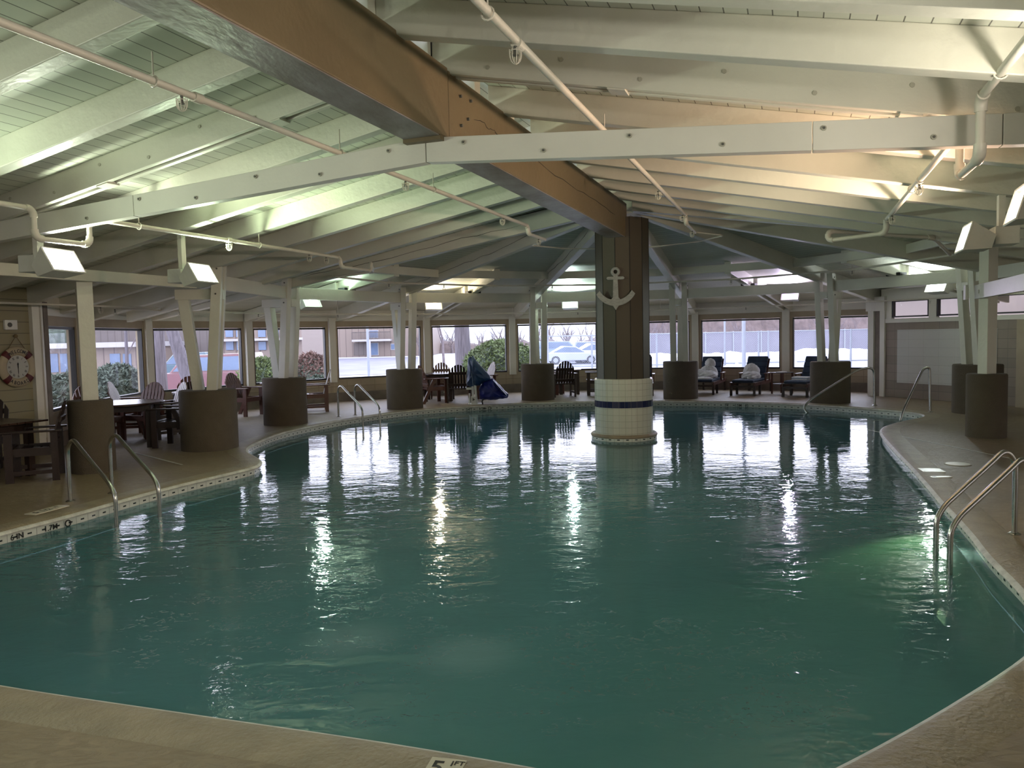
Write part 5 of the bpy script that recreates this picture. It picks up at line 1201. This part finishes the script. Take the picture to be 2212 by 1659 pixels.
# vehicles
def car(label, x, y, ang, Ln, W_, H, body, suv, cat='car'):
    t = thing('parked_' + ('suv' if suv else 'car'), label, cat, (x, y, SN), R(ang)); h = Ln / 2; g = 0.28
    bm_ = paint('car_' + label[:6], body, 0.25, 0.02, 1, 0.0, 10, coat=0.6)
    if suv: pr = [(-h, g), (h - .1, g), (h, g + .3), (h - .05, H * .52), (h - .9, H * .60), (-h + .02, H * .62), (-h - .0, H * .4)]; cb = [(h - 1.25, H * .58), (h - 1.9, H * .97), (-h + .25, H), (-h + .03, H * .60)]
    else: pr = [(-h, g), (h - .1, g), (h, g + .25), (h - .1, H * .50), (h - 1.1, H * .62), (-h + .8, H * .66), (-h + .03, H * .60)]; cb = [(h - 1.15, H * .60), (h - 1.95, H * .96), (-h + 1.5, H), (-h + .55, H * .64)]
    fr = frame((0, 0, 0), (1, 0, 0), (0, 0, 1))
    mb = MB(); mb.prism(pr, W_, fr); mb.obj('body', bm_, t, bevel=0.06)
    mb = MB(); mb.prism(cb, W_ * 0.86, fr); cabin = mb.obj('cabin', bm_, t, bevel=0.05)
    cx = sum(p[0] for p in cb) / 4; cz = sum(p[1] for p in cb) / 4
    mb = MB(); mb.prism([(cx + (a - cx) * .88, cz + (b - cz) * .72) for a, b in cb], W_ * 0.88, fr); mb.obj('side_glass', M['wglass'], cabin)
    for sx in (h - .85, -h + .85):
        for sy in (-1, 1):
            mb = MB(); mb.tube([(sx, sy * (W_ / 2 - .2), .33), (sx, sy * (W_ / 2 + .01), .33)], .33, 20); w_ = mb.obj('wheel', M['tyre'], t)
            mb = MB(); mb.tube([(sx, sy * (W_ / 2 + .005), .33), (sx, sy * (W_ / 2 + .02), .33)], .19, 14); mb.obj('hubcap', M['fencep'], w_)
    for sy in (-1, 1): mb = MB(); mb.box((h - .03, sy * (W_ / 2 - .3), H * .42), (.08, .38, .14)); mb.obj('headlamp', M['fascia'], t, bevel=0.02)
car('red SUV parked outside behind the V-shaped column', gx(442, 31), 31, 176, 4.7, 1.85, 1.85, (0.14, 0.045, 0.055), True)
car('dark teal vehicle parked beyond the red SUV', gx(392, 44), 44, 180, 3.9, 1.8, 1.75, (0.05, 0.10, 0.13), True)
car('silver car parked outside left of the tiled pillar', gx(1236, 60), 60, 4, 4.4, 1.8, 1.40, (0.34, 0.37, 0.43), False)
car('blue-grey car parked behind the silver one', gx(1218, 66), 66, 4, 4.7, 1.85, 1.75, (0.20, 0.26, 0.36), True)
car('white car parked outside, cut by the pillar edge', gx(1292, 61), 61, 8, 4.4, 1.8, 1.55, (0.42, 0.44, 0.50), False)
car('grey-blue car in the back row of the car park', gx(1290, 72), 72, 0, 4.5, 1.8, 1.6, (0.30, 0.34, 0.42), True)
# tennis court fence, screen and pole
def chainmat(name, c, dens):
    m, nt, out = newmat(name); p = N(nt, 'ShaderNodeBsdfPrincipled'); p.inputs['Base Color'].default_value = rgb(c); p.inputs['Roughness'].default_value = 0.5
    t = N(nt, 'ShaderNodeBsdfTransparent'); ms = N(nt, 'ShaderNodeMixShader'); tc = N(nt, 'ShaderNodeTexCoord')
    sp = N(nt, 'ShaderNodeSeparateXYZ'); L(nt, tc.outputs['Object'], sp.inputs[0]); res = []
    for op in ('ADD', 'SUBTRACT'):
        a = N(nt, 'ShaderNodeMath', operation=op); L(nt, sp.outputs[0], a.inputs[0]); L(nt, sp.outputs[2], a.inputs[1])
        b = N(nt, 'ShaderNodeMath', operation='MULTIPLY'); b.inputs[1].default_value = 12.0; L(nt, a.outputs[0], b.inputs[0])
        f = N(nt, 'ShaderNodeMath', operation='FRACT'); L(nt, b.outputs[0], f.inputs[0]); l = N(nt, 'ShaderNodeMath', operation='LESS_THAN'); l.inputs[1].default_value = dens; L(nt, f.outputs[0], l.inputs[0]); res.append(l)
    mx = N(nt, 'ShaderNodeMath', operation='MAXIMUM'); L(nt, res[0].outputs[0], mx.inputs[0]); L(nt, res[1].outputs[0], mx.inputs[1])
    L(nt, mx.outputs[0], ms.inputs[0]); L(nt, t.outputs[0], ms.inputs[1]); L(nt, p.outputs[0], ms.inputs[2]); L(nt, ms.outputs[0], out.inputs['Surface']); return m
fc_ = thing('court_fence', 'chain-link tennis court fence with tall posts outside the right windows', 'fence')
mb = MB(); mb.norecalc = True; mb.quad((gx(1150, 36), 36, SN), (gx(2050, 36), 36, SN), (gx(2050, 36), 36, 1.62), (gx(1150, 36), 36, 1.62)); mb.obj('wire_mesh', chainmat('chain_link', (0.45, 0.48, 0.55), 0.10), fc_)
for px in (1185, 1280, 1420, 1567, 1640, 1661, 1705, 1780, 1839, 1920, 1990):
    mb = MB(); x_ = gx(px, 35.9); mb.tube([(x_, 35.9, SN), (x_, 35.9, 2.6 if px in (1567, 1185) else 1.66)], 0.045, 8); mb.obj('post', M['fencep'], fc_)
for z_ in (1.62, 0.2): mb = MB(); mb.tube([(gx(1150, 35.9), 35.9, z_), (gx(2050, 35.9), 35.9, z_)], 0.03, 6); mb.obj('rail', M['fencep'], fc_)
M['screen'] = paint('grey_windscreen', (0.165, 0.155, 0.19), 0.9, 0.06, 0.5, 0.2, 4)
ws = thing('court_windscreen', 'long grey windscreen fence on the far side of the tennis court', 'fence')
mb = MB(); rb_(mb, gx(1405, 80), gx(2100, 80), 80, 80.08, gz(1600, 763, 80), gz(1600, 717, 80)); mb.obj('screen', M['screen'], ws)
for k in range(12): x_ = gx(1405 + k * 60, 80); mb = MB(); mb.tube([(x_, 79.9, SN), (x_, 79.9, gz(1600, 715, 80))], 0.06, 6); mb.obj('post', M['fencep'], ws)
def lamp_post(label, px, D, r, H):
    t = thing('light_pole', label, 'pole', (gx(px, D), D, SN)); MB().tube([(0, 0, 0), (0, 0, H)], [r, r * .8], 12).obj('shaft', M['fencep'], t, smooth=True)
    mb = MB(); mb.box((0, 0, 0.08), (r * 4, r * 4, 0.16)); mb.obj('base', M['fencep'], t); mb = MB(); mb.box((0.5, 0, H), (1.1, .3, .15)); mb.obj('lamp_head', M['fencep'], t)
lamp_post('blue-grey light pole outside the window above the loungers', 1608, 33, 0.085, 7)
lamp_post('blue-grey light pole outside in front of the tan lodge', 797, 34, 0.06, 6)
hy = thing('fire_hydrant', 'small pale hydrant by the tennis court gate', 'hydrant', (gx(1570, 34.5), 34.5, SN)); MB().lathe([(0.14, 0), (0.14, 0.1), (0.10, 0.12), (0.10, 0.55), (0.13, 0.58), (0.10, 0.72), (0.0, 0.78)], 14, cap=False).obj('barrel', M['marker'], hy, smooth=True)
mb = MB(); mb.tube([(-0.18, 0, 0.45), (0.18, 0, 0.45)], 0.05, 10); mb.obj('outlet', M['fencep'], hy)

# ------------------------------------------------------------------ world, sun through cloud, look
wd = bpy.data.worlds.new('overcast'); scn.world = wd; wd.use_nodes = True; nt = wd.node_tree; nt.nodes.clear()
ow = nt.nodes.new('ShaderNodeOutputWorld'); bg = nt.nodes.new('ShaderNodeBackground'); tc = nt.nodes.new('ShaderNodeTexCoord'); sp = nt.nodes.new('ShaderNodeSeparateXYZ'); rp = nt.nodes.new('ShaderNodeValToRGB')
L(nt, tc.outputs['Generated'], sp.inputs[0]); L(nt, sp.outputs[2], rp.inputs[0]); L(nt, rp.outputs[0], bg.inputs[0]); L(nt, bg.outputs[0], ow.inputs[0])
rp.color_ramp.elements[0].color = (0.82, 0.83, 1.0, 1); rp.color_ramp.elements[1].color = (0.76, 0.82, 1.0, 1); bg.inputs[1].default_value = 3.9
scn.view_settings.view_transform = 'Standard'; scn.view_settings.look = 'None'; scn.view_settings.gamma = 1.0; scn.view_settings.use_curve_mapping = False; scn.view_settings.exposure = 0.45
